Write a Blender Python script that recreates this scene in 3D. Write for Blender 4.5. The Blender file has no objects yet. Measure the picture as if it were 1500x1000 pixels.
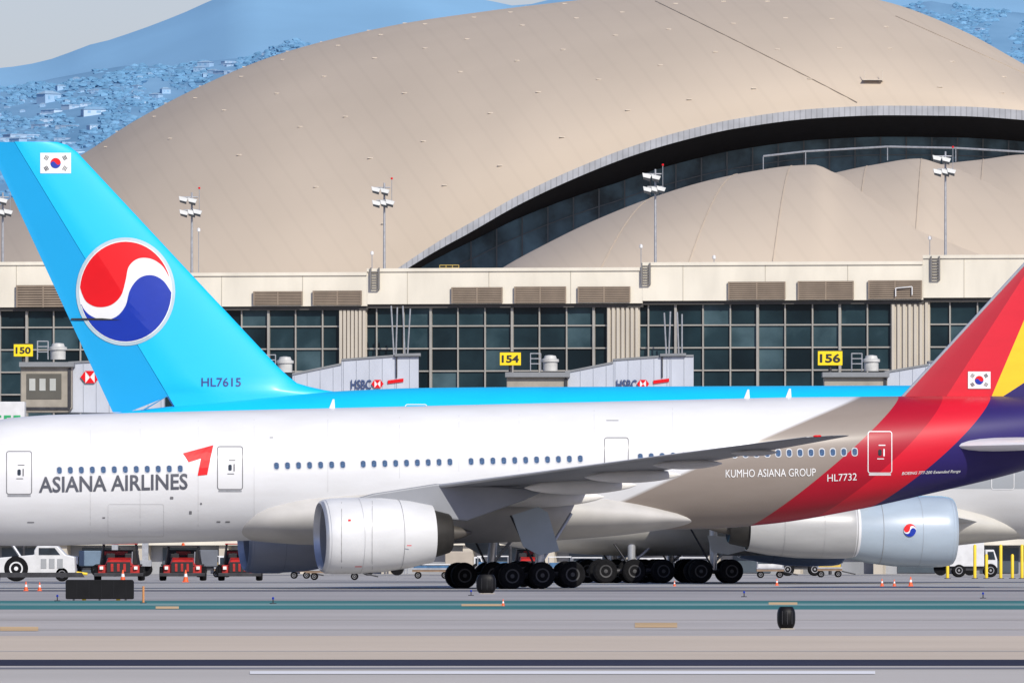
import bpy, bmesh, math, random
import numpy as np
from mathutils import Vector, Matrix, noise
random.seed(7)
SC=bpy.context.scene; COL=SC.collection
F=18600.0; H=2.0
R=math.radians
pitch=math.atan(300/F)
cd=bpy.data.cameras.new('camera'); cam=bpy.data.objects.new('camera',cd); COL.objects.link(cam)
cd.sensor_width=36; cd.lens=36*F/1500; cd.clip_start=5; cd.clip_end=60000
cam.location=(0,0,H); cam.rotation_euler=(R(90)+pitch,0,0); SC.camera=cam
CR=Matrix.Rotation(R(90)+pitch,3,'X'); CO=Vector((0,0,H)); CRI=CR.inverted()
def ray(px,py): return CR@Vector(((px-750)/F,(500-py)/F,-1))
def proj(p):
    q=CRI@(Vector(p)-CO); return (750-q.x/q.z*F, 500+q.y/q.z*F)
def pt(px,py,Y):
    d=ray(px,py); return CO+d*(Y/d.y)
def gp(px,py,z=0.0):
    d=ray(px,py); return CO+d*((z-H)/d.z)
class Fr:
    def __init__(s,M): s.M=M; s.I=M.inverted(); s.o=s.I@CO; s.R3=s.I.to_3x3()
    def l(s,px,py,lat=0.0):
        d=s.R3@ray(px,py); t=(-lat-s.o.y)/d.y; return s.o+d*t
    def surf(s,px,py,fn,eps=0.0):
        lat=3.0
        for _ in range(5):
            p=s.l(px,py,lat); lat=fn(p.x,p.z)
        p=s.l(px,py,lat+eps); return p
# ---------------------------------------------------------------- materials
MATS={}
def rgb(c): return (c[0],c[1],c[2],1)
def mat(name,col,rough=.6,metal=0.,var=.08,scale=1.,stretch=(1,1,1),coat=0.,bump=0.,spec=.5,col2=None,detail=4):
    if name in MATS: return MATS[name]
    m=bpy.data.materials.new(name); m.use_nodes=True; nt=m.node_tree; N=nt.nodes; L=nt.links
    b=N['Principled BSDF']; b.inputs['Roughness'].default_value=rough; b.inputs['Metallic'].default_value=metal
    b.inputs['Coat Weight'].default_value=coat; b.inputs['Coat Roughness'].default_value=.15
    b.inputs['Specular IOR Level'].default_value=spec
    tc=N.new('ShaderNodeTexCoord'); mp=N.new('ShaderNodeMapping'); mp.inputs['Scale'].default_value=stretch
    nz=N.new('ShaderNodeTexNoise'); nz.inputs['Scale'].default_value=scale; nz.inputs['Detail'].default_value=detail
    cr=N.new('ShaderNodeValToRGB'); e=cr.color_ramp.elements
    e[0].position=.3; e[1].position=.7
    c0=col if col2 is None else col2
    e[0].color=rgb([max(0,x*(1-var)) for x in c0]); e[1].color=rgb([min(1,x*(1+var)) for x in col])
    L.new(tc.outputs['Object'],mp.inputs[0]); L.new(mp.outputs[0],nz.inputs[0]); L.new(nz.outputs[0],cr.inputs[0]); L.new(cr.outputs[0],b.inputs['Base Color'])
    if bump:
        bp=N.new('ShaderNodeBump'); bp.inputs['Strength'].default_value=bump; L.new(nz.outputs[0],bp.inputs['Height']); L.new(bp.outputs[0],b.inputs['Normal'])
    MATS[name]=m; return m
# ---------------------------------------------------------------- mesh builder
ORG={}
def root_of(o):
    while o.parent: o=o.parent
    return o
class MB:
    def __init__(s): s.v=[]; s.f=[]; s.m=[]; s.cm=0
    def add(s,vs,fs):
        n=len(s.v); s.v+= [Vector(v) for v in vs]
        for f in fs: s.f.append([i+n for i in f]); s.m.append(s.cm)
    def box(s,a,b):
        x0,y0,z0=a; x1,y1,z1=b
        s.add([(x0,y0,z0),(x1,y0,z0),(x1,y1,z0),(x0,y1,z0),(x0,y0,z1),(x1,y0,z1),(x1,y1,z1),(x0,y1,z1)],
              [(0,3,2,1),(4,5,6,7),(0,1,5,4),(1,2,6,5),(2,3,7,6),(3,0,4,7)]); return s
    def cb(s,c,d): return s.box([c[i]-d[i]/2 for i in range(3)],[c[i]+d[i]/2 for i in range(3)])
    def hull8(s,vs):
        s.add(vs,[(0,3,2,1),(4,5,6,7),(0,1,5,4),(1,2,6,5),(2,3,7,6),(3,0,4,7)]); return s
    def prism(s,poly,y0,y1):
        n=len(poly); vs=[(p[0],y0,p[1]) for p in poly]+[(p[0],y1,p[1]) for p in poly]
        s.add(vs,[list(range(n)),list(range(2*n-1,n-1,-1))]+[(i,i+n,(i+1)%n+n,(i+1)%n) for i in range(n)]); return s
    def pprism(s,poly,Y,dy):
        return s.prism([(pt(a,b,Y).x,pt(a,b,Y).z) for a,b in poly],Y,Y+dy)
    def tube(s,p,q,r,n=8,r2=None):
        p=Vector(p);q=Vector(q); r2=r if r2 is None else r2
        d=(q-p).normalized(); a=d.orthogonal().normalized(); b=d.cross(a)
        vs=[]
        for c,rr in ((p,r),(q,r2)):
            for i in range(n):
                t=2*math.pi*i/n; vs.append(c+(a*math.cos(t)+b*math.sin(t))*rr)
        s.add(vs,[(i,(i+1)%n,(i+1)%n+n,i+n) for i in range(n)]+[list(range(n-1,-1,-1)),list(range(n,2*n))]); return s
    def loft(s,rings,cap=True,closed=True):
        n=len(rings[0]); vs=[v for r in rings for v in r]; fs=[]
        for k in range(len(rings)-1):
            for i in range(n if closed else n-1):
                j=(i+1)%n; fs.append((k*n+i,k*n+j,(k+1)*n+j,(k+1)*n+i))
        if cap: fs.append(list(range(n-1,-1,-1))); fs.append([ (len(rings)-1)*n+i for i in range(n)])
        s.add(vs,fs); return s
    def lathe(s,prof,c=(0,0,0),axis='x',n=32,cap=True):
        rings=[]
        for a,r in prof:
            ring=[]
            for i in range(n):
                t=2*math.pi*i/n; u=r*math.cos(t); w=r*math.sin(t)
                p={'x':(a,u,w),'y':(u,a,w),'z':(u,w,a)}[axis]
                ring.append((c[0]+p[0],c[1]+p[1],c[2]+p[2]))
            rings.append(ring)
        return s.loft(rings,cap)
    def build(s,name,mats,parent=None,smooth=False,bevel=0.,fix=True):
        me=bpy.data.meshes.new(name)
        off=ORG.get(root_of(parent).name,Vector((0,0,0))) if parent else Vector((0,0,0))
        me.from_pydata([tuple(v-off) for v in s.v],[],s.f)
        if not isinstance(mats,(list,tuple)): mats=[mats]
        for m in mats: me.materials.append(m)
        for p,i in zip(me.polygons,s.m): p.material_index=i
        if fix:
            bm=bmesh.new(); bm.from_mesh(me); bmesh.ops.recalc_face_normals(bm,faces=bm.faces); bm.to_mesh(me); bm.free()
        if smooth:
            me.polygons.foreach_set('use_smooth',[True]*len(me.polygons)); me.set_sharp_from_angle(angle=R(38))
        me.update()
        o=bpy.data.objects.new(name,me); COL.objects.link(o); o.parent=parent
        if bevel:
            b=o.modifiers.new('bevel','BEVEL'); b.width=bevel; b.segments=2; b.limit_method='ANGLE'
        return o
def tag(o,label,cat,group=None,kind=None):
    o['label']=label; o['category']=cat
    if group: o['group']=group
    if kind: o['kind']=kind
    return o
def thing(name,label,cat,loc=(0,0,0),group=None,M=None,world=True):
    o=bpy.data.objects.new(name,None); COL.objects.link(o); o.empty_display_size=.5
    if M is not None: o.matrix_world=M
    else:
        o.location=loc
        if world: ORG[o.name]=Vector(loc)
    return tag(o,label,cat,group)
def struct(o): o['kind']='structure'; return o
def dup(root,loc,rotz=0,label=None,scale=None):
    r=root.copy(); COL.objects.link(r); r.location=loc; r.rotation_euler=(0,0,rotz)
    if scale: r.scale=(scale,)*3
    if label: r['label']=label
    for ch in list(root.children):
        c=ch.copy(); COL.objects.link(c); c.parent=r
        for g in ch.children:
            d=g.copy(); COL.objects.link(d); d.parent=c
    return r
def cr_interp(tab,x):
    xs=[t[0] for t in tab]
    if x<=xs[0]: return tab[0][1:]
    if x>=xs[-1]: return tab[-1][1:]
    k=max(i for i in range(len(xs)-1) if xs[i]<=x)
    x0,x1=xs[k],xs[k+1]; t=(x-x0)/(x1-x0); out=[]
    for j in range(1,len(tab[0])):
        def sl(i):
            if i<=0: a,b=0,1
            elif i>=len(xs)-1: a,b=len(xs)-2,len(xs)-1
            else:
                dl=(tab[i][j]-tab[i-1][j])/(xs[i]-xs[i-1]); dr=(tab[i+1][j]-tab[i][j])/(xs[i+1]-xs[i])
                return 0 if dl*dr<=0 else 2*dl*dr/(dl+dr)
            return (tab[b][j]-tab[a][j])/(xs[b]-xs[a])
        m0=sl(k)*(x1-x0); m1=sl(k+1)*(x1-x0); p0=tab[k][j]; p1=tab[k+1][j]
        out.append((2*t**3-3*t*t+1)*p0+(t**3-2*t*t+t)*m0+(-2*t**3+3*t*t)*p1+(t**3-t*t)*m1)
    return out
def lin(tab,x):
    return float(np.interp(x,[a for a,b in tab],[b for a,b in tab]))
# ---------------------------------------------------------------- decals
def decal(name,bm2,frame,fn,mt,parent,eps=.02,maxlen=14):
    for f in bm2.faces: f.normal_update()
    for _ in range(4):
        bmesh.ops.triangulate(bm2,faces=bm2.faces,ngon_method='EAR_CLIP')
        es=[e for e in bm2.edges if (e.verts[0].co-e.verts[1].co).length>maxlen]
        if not es: break
        bmesh.ops.subdivide_edges(bm2,edges=es,cuts=1)
        for f in bm2.faces: f.normal_update()
    bmesh.ops.triangulate(bm2,faces=bm2.faces,ngon_method='EAR_CLIP')
    for v in bm2.verts: v.co=frame.surf(v.co.x,v.co.y,fn,eps)
    me=bpy.data.meshes.new(name); bm2.to_mesh(me); bm2.free(); me.materials.append(mt)
    o=bpy.data.objects.new(name,me); COL.objects.link(o); o.parent=parent; return o
def polybm(polys):
    bm=bmesh.new()
    for p in polys: bm.faces.new([bm.verts.new((a,b,0)) for a,b in p])
    return bm
def rr(x0,y0,x1,y1,r,n=4):
    out=[]
    for cx,cy,a in ((x1-r,y0+r,-90),(x1-r,y1-r,0),(x0+r,y1-r,90),(x0+r,y0+r,180)):
        for i in range(n+1):
            t=R(a+90*i/n); out.append((cx+r*math.cos(t),cy+r*math.sin(t)))
    return out
def ringbm(x0,y0,x1,y1,r,w):
    a=rr(x0,y0,x1,y1,r); b=rr(x0+w,y0+w,x1-w,y1-w,max(.3,r-w)); bm=bmesh.new()
    n=len(a); A=[];B=[]
    for i in range(n):
        u,v=a[i],a[(i+1)%n]; s,t2=b[i],b[(i+1)%n]; m=6 if math.dist(u,v)>8 else 1
        for k in range(m):
            t=k/m; A.append((u[0]+(v[0]-u[0])*t,u[1]+(v[1]-u[1])*t)); B.append((s[0]+(t2[0]-s[0])*t,s[1]+(t2[1]-s[1])*t))
    VA=[bm.verts.new((p[0],p[1],0)) for p in A]; VB=[bm.verts.new((p[0],p[1],0)) for p in B]; n=len(VA)
    for i in range(n): bm.faces.new((VA[i],VA[(i+1)%n],VB[(i+1)%n],VB[i]))
    return bm
def textmesh(body,bold=0.0,shear=0.0):
    c=bpy.data.curves.new('t','FONT'); c.body=body; c.offset=bold; c.shear=shear; c.resolution_u=3
    o=bpy.data.objects.new('t',c); COL.objects.link(o); dg=bpy.context.evaluated_depsgraph_get(); dg.update()
    me=bpy.data.meshes.new_from_object(o.evaluated_get(dg)); bpy.data.objects.remove(o); bpy.data.curves.remove(c)
    return me
def textbm(body,xl,yl,xr,yr,h,bold=0.0,shear=0.0):
    me=textmesh(body,bold,shear); bm=bmesh.new(); bm.from_mesh(me); bpy.data.meshes.remove(me)
    xs=[v.co.x for v in bm.verts]; ys=[v.co.y for v in bm.verts]; a,b=min(xs),max(xs); c,d=min(ys),max(ys)
    for v in bm.verts:
        t=(v.co.x-a)/(b-a); u=(v.co.y-c)/(d-c)
        v.co=Vector((xl+(xr-xl)*t, yl+(yr-yl)*t-u*h,0))
    return bm
def worldtext(name,body,xl,xr,yb,h,Y,mt,parent,bold=0.0):
    bm=textbm(body,xl,yb,xr,yb,h,bold)
    off=ORG.get(root_of(parent).name,Vector((0,0,0)))
    for v in bm.verts: v.co=pt(v.co.x,v.co.y,Y)-off
    me=bpy.data.meshes.new(name); bm.to_mesh(me); bm.free(); me.materials.append(mt)
    o=bpy.data.objects.new(name,me); COL.objects.link(o); o.parent=parent; return o
RED_S=[(.95,.30),(.80,.52),(.55,.66),(.27,.66),(.07,.50),(.0,.22),(-.10,-.08),(-.32,-.27),(-.62,-.31),(-.86,-.20),(-.98,.02)]
BLU_S=[(-.98,-.26),(-.8,-.46),(-.5,-.57),(-.2,-.50),(.0,-.28),(.10,.04),(.30,.27),(.57,.33),(.82,.22),(.99,.0)]
def smooth_open(P,n=5):
    out=[]
    for i in range(len(P)-1):
        p0=P[max(0,i-1)];p1=P[i];p2=P[i+1];p3=P[min(len(P)-1,i+2)]
        for k in range(n):
            t=k/n
            out.append(tuple(.5*((2*p1[j])+(-p0[j]+p2[j])*t+(2*p0[j]-5*p1[j]+4*p2[j]-p3[j])*t*t+(-p0[j]+3*p1[j]-3*p2[j]+p3[j])*t**3) for j in (0,1)))
    return out+[P[-1]]
def arc(a0,a1,n=24): return [(math.cos(R(a0+(a1-a0)*i/n)),math.sin(R(a0+(a1-a0)*i/n))) for i in range(n+1)]
def taeguk(frame,fn,cx,cy,rx,ry,parent,mr,mb_,mw=None,ring=None,eps=.03,wave=True):
    T=lambda pts,k=1.0:[(cx+rx*k*a,cy-ry*k*b) for a,b in pts]
    if ring: decal('emblem_ring',polybm([T(arc(0,354,59),1.085)]),frame,fn,ring,parent,eps)
    if mw: decal('emblem_disc',polybm([T(arc(0,354,59),1.02)]),frame,fn,mw,parent,eps+.015)
    if wave:
        redp=arc(175,17)+smooth_open(RED_S)[:-1]; blup=arc(-1,-165)+smooth_open(BLU_S)[:-1]
    else:
        s=[(x/10,-.35*math.sin(x/10*math.pi)) for x in range(9,-10,-2)]
        redp=arc(180,0)+s; blup=arc(0,-180)+[(a,b) for a,b in reversed(s)]
    decal('emblem_red',polybm([T(redp)]),frame,fn,mr,parent,eps+.03)
    decal('emblem_blue',polybm([T(blup)]),frame,fn,mb_,parent,eps+.03)
def kflag(frame,fn,x0,y0,x1,y1,parent):
    w=x1-x0;h=y1-y0
    decal('flag_field',polybm([[(x0,y0),(x1,y0),(x1,y1),(x0,y1)]]),frame,fn,M_white,parent,.03,20)
    taeguk(frame,fn,(x0+x1)/2,(y0+y1)/2,h*.25,h*.25,parent,M_red,M_blue,eps=.03,wave=False)
    ps=[]
    for sx,sy in ((.2,.24),(.8,.24),(.2,.76),(.8,.76)):
        cx=x0+w*sx; cy=y0+h*sy; a=math.atan2((sy-.5)*h,(sx-.5)*w)
        for k in (-1,0,1):
            dx,dy=math.cos(a),math.sin(a); ox=cx+dx*k*h*.07; oy=cy+dy*k*h*.07; L=h*.11; t=h*.018
            ps.append([(ox-dy*L-dx*t,oy+dx*L-dy*t),(ox+dy*L-dx*t,oy-dx*L-dy*t),(ox+dy*L+dx*t,oy-dx*L+dy*t),(ox-dy*L+dx*t,oy+dx*L+dy*t)])
    decal('flag_bars',polybm(ps),frame,fn,M_black,parent,.05,30)
M_white=mat('paint_white',(.72,.72,.72),.4,var=.04,scale=.6,coat=.2)
M_red=mat('paint_red',(.66,.006,.012),.45,var=.04,spec=.2)
M_blue=mat('paint_blue',(.005,.03,.33),.4,var=.05,spec=.3)
M_black=mat('paint_black',(.012,.012,.014),.5)
M_rubber=mat('rubber',(.008,.008,.009),.9,var=.3,scale=6,spec=.15)
M_hub=mat('hub_metal',(.28,.28,.29),.45,metal=.3)
M_dark=mat('dark_metal',(.035,.035,.04),.55,metal=.3,var=.3,scale=3)
M_steel=mat('galvanised_steel',(.38,.39,.41),.45,metal=.4,var=.15,scale=4)
M_alum=mat('bare_aluminium',(.55,.56,.58),.35,metal=.6,var=.08,scale=2)
M_yellow=mat('paint_yellow',(.78,.55,.02),.5,var=.06)
M_orange=mat('cone_orange',(.80,.11,.02),.5,var=.06)
M_glassd=mat('dark_glass',(.02,.03,.04),.12,var=.3,scale=2)
# ---------------------------------------------------------------- world & sun
sun_az=R(26); sun_el=R(33)
ts=Vector((math.sin(sun_az)*math.cos(sun_el),-math.cos(sun_az)*math.cos(sun_el),math.sin(sun_el)))
w=bpy.data.worlds.new('World'); SC.world=w; w.use_nodes=True
wn_=w.node_tree
sk=wn_.nodes.new('ShaderNodeTexSky'); sk.sky_type='NISHITA'; sk.sun_disc=False; sk.sun_elevation=sun_el
sk.sun_rotation=math.atan2(ts.x,ts.y); sk.dust_density=.8; sk.ozone_density=3; sk.air_density=1.0
bg=wn_.nodes['Background']; bg.inputs[1].default_value=.095
tm=wn_.nodes.new('ShaderNodeMix'); tm.data_type='RGBA'; tm.blend_type='MULTIPLY'; tm.inputs[0].default_value=1; tm.inputs[7].default_value=(1.02,.96,1.2,1)
wn_.links.new(sk.outputs[0],tm.inputs[6]); wn_.links.new(tm.outputs[2],bg.inputs[0])
sl=bpy.data.lights.new('sun','SUN'); sl.energy=4.2; sl.angle=R(.5); sl.color=(1,.955,.86)
so=bpy.data.objects.new('sun',sl); COL.objects.link(so); so.rotation_euler=ts.to_track_quat('Z','Y').to_euler(); so.location=(0,0,300)
SC.view_settings.view_transform='Standard'; SC.view_settings.look='None'; SC.view_settings.exposure=0
# ---------------------------------------------------------------- ground
def gmat(name,col,var=.12):
    return mat(name,col,.9,var=var,scale=1,stretch=(.05,.05,1),detail=10,spec=.1)
g=MB(); g.add([(-9000,-300,0),(9000,-300,0),(9000,20000,0),(-9000,20000,0)],[(0,1,2,3)])
struct(g.build('ground',gmat('apron_concrete',(.38,.37,.36),.12)))
def strip(name,y1,y2,m,x0=None,x1=None,z=.004):
    a=gp(750,y1).y; b=gp(750,y2).y; s=MB()
    if x0 is None: X=[(-700,700)]*2
    else: X=[(gp(x0,y1).x,gp(x1,y1).x),(gp(x0,y2).x,gp(x1,y2).x)]
    s.add([(X[1][0],b,z),(X[1][1],b,z),(X[0][1],a,z),(X[0][0],a,z)],[(0,1,2,3)])
    return struct(s.build(name,m))
strip('taxiway_shoulder',866,879,gmat('shoulder_grey',(.35,.335,.33)))
strip('apron_marking',863.5,866,gmat('dark_joint',(.12,.12,.14)))
strip('taxiway_marking',879.5,892,gmat('teal_paint',(.05,.18,.18),.25))
strip('taxiway_marking',883.5,886.5,gmat('pale_teal',(.19,.30,.29),.2),z=.008)
strip('taxiway',893,931,gmat('taxiway_concrete',(.455,.425,.40),.10))
strip('runway_shoulder',931,966,gmat('tan_shoulder',(.58,.49,.39),.08))
strip('runway_edge',966,975,gmat('black_edge',(.03,.032,.055),.3),z=.008)
strip('runway_edge',977.5,980,gmat('grey_edge',(.20,.20,.22),.3),z=.008)
strip('runway',975,1100,gmat('runway_concrete',(.50,.47,.43),.10))
strip('runway_marking',983.2,987.5,gmat('white_line',(.78,.78,.78),.08),366,1282,z=.012)
for x0,x1,a,b in ((228,262,888,891.5),(676,738,884.5,887.5),(1126,1168,882,885.5),(0,56,918,924),(930,992,912,919)):
    strip('taxi_line',a,b,gmat('orange_paint',(.60,.42,.23),.2),x0,x1,z=.012)
for a,b,c in ((907,908,.41),(921,922.5,.41),(953,954,.52)):
    strip('pavement_joint',a,b,gmat('joint%d'%a,(c,c*.92,c*.83),.1),z=.008)
# ---------------------------------------------------------------- hills
FARP=[(-3000,120),(-400,88),(0,78),(50,70),(90,60),(120,44),(150,38),(215,15),(265,-3),(350,-40),(600,-40),(760,-6),(900,-40),(1500,-40),(4000,60)]
NEARP=[(-3000,150),(-400,112),(0,118),(60,110),(130,95),(180,86),(250,88),(310,80),(370,74),(400,60),(432,50),(470,66),(520,95),(800,160),(1200,120),(1300,10),(1360,-8),(1500,8),(1700,30),(4000,140)]
GP=.62
def hillpt(px,v,prof,D0,D1,amp,fr):
    D=D0+(D1-D0)*v
    yr=lin(prof,px)
    gg=v**GP if v<=1 else max(0,1-(v-1)*1.5)
    x=(px-750)*D/F
    n=noise.fractal(Vector((x*fr,D*fr*.6,prof[2][1])),1,2,5)
    env=min(1,v*4) if v<=1 else max(0,1-(v-1)*2.5)
    return Vector((x,D,(800-yr)*gg*D/F+n*amp*env))
def hv(px,py,prof): return max(.001,min(1,(800-py)/(800-lin(prof,px))))**(1/GP)
def hill(name,prof,D0,D1,amp,fr,m,x0,x1,nx,nv):
    s=MB(); vs=[]
    for j in range(nv+1):
        for i in range(nx+1): vs.append(hillpt(x0+(x1-x0)*i/nx,1.5*j/nv,prof,D0,D1,amp,fr))
    s.add(vs,[(j*(nx+1)+i,j*(nx+1)+i+1,(j+1)*(nx+1)+i+1,(j+1)*(nx+1)+i) for j in range(nv) for i in range(nx)])
    return struct(s.build(name,m,smooth=True,fix=False))
mf=mat('far_hill_hazed',(.25,.46,.66),1,var=.07,scale=.004,stretch=(1,.4,1.6),detail=10,spec=0)  # distance haze painted in: both hill colours shifted to blue
mn=mat('near_hill_hazed',(.22,.40,.58),1,var=.05,scale=.02,col2=(.15,.31,.48),detail=8,spec=0,stretch=(1,.25,2))
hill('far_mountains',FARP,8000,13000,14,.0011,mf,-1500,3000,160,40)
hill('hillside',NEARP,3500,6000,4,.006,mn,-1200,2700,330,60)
HA=(NEARP,3500,6000,4,.006)
ico=bmesh.new(); bmesh.ops.create_icosphere(ico,subdivisions=1,radius=1); iv=[v.co.copy() for v in ico.verts]; ifc=[[v.index for v in f.verts] for f in ico.faces]; ico.free()
tr=MB()
for _ in range(12000):
    px=random.choice([random.uniform(-60,500)]*4+[random.uniform(1300,1540)]); py=lin(NEARP,px)+random.uniform(0,1)**1.2*(250 if px<500 else 160)
    if noise.noise(Vector((px*.02,py*.035,3)))<-.1: continue
    p=hillpt(px,hv(px,py,NEARP),*HA); r=random.uniform(.3,1.3)
    tr.cm=random.choice((0,0,1))
    tr.add([(p.x+a.x*r*random.uniform(.8,2.6),p.y+a.y*r,p.z+r*.3+a.z*r*random.uniform(.6,1.1)) for a in iv],ifc)
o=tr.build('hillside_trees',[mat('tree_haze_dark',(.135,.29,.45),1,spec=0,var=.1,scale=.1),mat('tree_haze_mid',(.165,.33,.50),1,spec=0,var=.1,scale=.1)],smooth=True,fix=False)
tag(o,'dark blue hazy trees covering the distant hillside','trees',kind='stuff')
hw=[mat('house_wall_white_hazed',(.42,.54,.67),.9,var=.05,scale=.2),mat('house_wall_pale_hazed',(.29,.44,.60),.9,var=.05,scale=.2),mat('house_wall_warm_hazed',(.35,.47,.60),.9,var=.05,scale=.2)]  # walls, roofs and windows faded to blue, haze put into their colours
hr=[mat('house_roof_haze_blue',(.21,.38,.55),.9),mat('house_roof_warm_hazed',(.27,.41,.55),.9),mat('house_roof_pale_hazed',(.38,.51,.65),.9)]
hwin=mat('house_window_hazed',(.20,.37,.53),.5)
def house(kind,x,y,z,lab):
    t=thing('hill_house',lab,'house',(x,y,z),'houses on the hazy hillside',world=False)
    W,Dp,Hh=((9,6,2.2),(5.5,5,3.2),(13,6,1.9))[kind]
    MB().box((-W/2,-Dp/2,-2),(W/2,Dp/2,Hh)).build('wall',hw[kind],t)
    r=MB()
    if kind<2: r.add([(-W/2-.3,-Dp/2-.3,Hh),(W/2+.3,-Dp/2-.3,Hh),(W/2+.3,Dp/2+.3,Hh),(-W/2-.3,Dp/2+.3,Hh),(-W/2+1.5,0,Hh+1.3),(W/2-1.5,0,Hh+1.3)],[(0,1,5,4),(2,3,4,5),(1,2,5),(3,0,4),(0,3,2,1)])
    else: r.box((-W/2-.3,-Dp/2-.3,Hh),(W/2+.3,Dp/2+.3,Hh+.4))
    r.build('roof',hr[kind],t)
    for wx,ww in ((-W*.25,W*.13),(W*.18,W*.2)):
        MB().box((wx-ww/2,-Dp/2-.06,Hh*.35),(wx+ww/2,-Dp/2+.1,Hh*.78)).build('window',hwin,t)
    return t
hn=['white gabled house','small two storey house','long flat roofed house']
protos=[None]*3
def put_house(px,py,kind,where,big=1.0):
    p=hillpt(px,hv(px,py,NEARP),*HA); lab='%s %s'%(hn[kind],where)
    if protos[kind] is None: protos[kind]=house(kind,p.x,p.y,p.z+.1,lab); o=protos[kind]
    else: o=dup(protos[kind],(p.x,p.y,p.z+.1),0,lab)
    o.rotation_euler=(0,0,random.uniform(-.9,.9)); sc=big*(random.uniform(.3,.75) if random.random()<.7 else random.uniform(.8,1.3)); o.scale=(sc*random.uniform(.8,1.5),sc,sc*random.uniform(.6,1.0))
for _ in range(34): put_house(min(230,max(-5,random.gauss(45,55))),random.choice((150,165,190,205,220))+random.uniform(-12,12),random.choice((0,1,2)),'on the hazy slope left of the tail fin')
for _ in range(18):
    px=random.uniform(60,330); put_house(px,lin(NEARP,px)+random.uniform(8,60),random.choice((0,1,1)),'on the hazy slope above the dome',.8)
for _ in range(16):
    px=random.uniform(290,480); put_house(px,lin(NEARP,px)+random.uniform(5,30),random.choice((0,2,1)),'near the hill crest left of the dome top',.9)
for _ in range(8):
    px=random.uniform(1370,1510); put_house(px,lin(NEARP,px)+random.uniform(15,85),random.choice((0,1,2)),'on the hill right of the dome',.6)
# ---------------------------------------------------------------- domed hall
dome=thing('domed_terminal_hall','huge tan curved shell roof with arched dark glazing rising behind the terminal','building',(0,1240,0))
RC=(.515,.435,.345)
m_roof=mat('tan_roof_membrane',RC,.9,var=.035,scale=.07,stretch=(1,1,1),spec=.1,detail=9)
def seams(m,scale,rot,strength,axis='X'):
    nt=m.node_tree;N=nt.nodes;L=nt.links;b=N['Principled BSDF']
    tc=N.new('ShaderNodeTexCoord');mp=N.new('ShaderNodeMapping');mp.inputs['Rotation'].default_value=rot
    wv=N.new('ShaderNodeTexWave');wv.inputs['Scale'].default_value=scale;wv.inputs['Distortion'].default_value=.3
    cr=N.new('ShaderNodeValToRGB');cr.color_ramp.elements[0].position=0;cr.color_ramp.elements[0].color=(1-strength,)*3+(1,);cr.color_ramp.elements[1].position=.12;cr.color_ramp.elements[1].color=(1,1,1,1)
    mx=N.new('ShaderNodeMix');mx.data_type='RGBA';mx.blend_type='MULTIPLY';mx.inputs[0].default_value=1
    old=b.inputs['Base Color'].links[0].from_socket
    L.new(tc.outputs['Object'],mp.inputs[0]);L.new(mp.outputs[0],wv.inputs[0]);L.new(wv.outputs['Fac'],cr.inputs[0])
    L.new(old,mx.inputs[6]);L.new(cr.outputs[0],mx.inputs[7]);L.new(mx.outputs[2],b.inputs['Base Color'])
seams(m_roof,.16,(0,R(35),0),.03)
FE=[(-400,760),(-100,700),(150,620),(350,530),(480,462),(540,424),(590,390),(640,357),(700,322),(760,288),(850,246),(930,215),(1000,194),(1080,176),(1200,161),(1300,157),(1400,158),(1500,164),(1650,185),(1800,225),(2000,300)]
RB=[(-400,425),(-200,400),(0,302),(60,264),(125,226),(200,178),(300,126),(400,85),(500,57),(600,36),(700,22),(800,10),(900,0),(1050,-9),(1200,-8),(1290,8),(1400,50),(1500,108),(1650,200),(1800,260),(2000,330)]
def fe(px): return cr_interp(FE,px)[0]
def rb(px): return cr_interp(RB,px)[0]
DF,DR=1200,1280
def roofpt(px,v,off=0):
    a=v*math.pi/2; D=DF+(DR-DF)*(1-math.cos(a)) if v<=1 else DR+(DR-DF)*math.sin(a-math.pi/2)
    f0=pt(px,fe(px),DF); r0=pt(px,rb(px),DR)
    z=f0.z+(r0.z-f0.z)*math.sin(a)
    x=f0.x+(r0.x-f0.x)*min(1,v)
    return Vector((x,D-off,z+off*.5))
pxs=[-400+i*12 for i in range(201)]
rm=MB(); nv=34
vs=[roofpt(p,1.6*j/nv) for j in range(nv+1) for p in pxs]; n=len(pxs)
rm.add(vs,[(j*n+i,j*n+i+1,(j+1)*n+i+1,(j+1)*n+i) for j in range(nv) for i in range(n-1)])
rm.build('main_roof',m_roof,dome,smooth=True,fix=False)
m_fas=mat('fascia_grey',(.36,.37,.39),.5,metal=.2,var=.15,scale=.8)
seams(m_fas,.6,(0,0,0),.35)
fp=[545+i*10 for i in range(146)]
def band(name,c0,D0,c1,D1,m,mb=None,pxr=fp):
    s=MB(); vs=[pt(p,c0(p),D0) for p in pxr]+[pt(p,c1(p),D1) for p in pxr]; n=len(pxr)
    s.add(vs,[(i,i+1,i+1+n,i+n) for i in range(n-1)]); return s.build(name,m,dome,smooth=True)
band('fascia',lambda p:fe(p)-2,DF-.8,lambda p:fe(p)+min(12,6+(p-560)*.05),DF-.8,m_fas)
band('fascia_lip',lambda p:fe(p)-2,DF-.8,lambda p:fe(p)-2,DF+.5,m_fas)
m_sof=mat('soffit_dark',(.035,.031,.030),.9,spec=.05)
def gl_top(p): return fe(p)+15+min(29,(p-560)*.085)
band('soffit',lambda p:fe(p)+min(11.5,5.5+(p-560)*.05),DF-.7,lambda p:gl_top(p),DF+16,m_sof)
m_dg=mat('dome_glazing',(.11,.20,.25),.3,var=.4,scale=.35,spec=.3,col2=(.035,.07,.09))
band('glazing',lambda p:gl_top(p)-1,DF+15.8,lambda p:max(gl_top(p)+4,400),DF+15.8,m_dg)
mm=MB()
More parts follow.
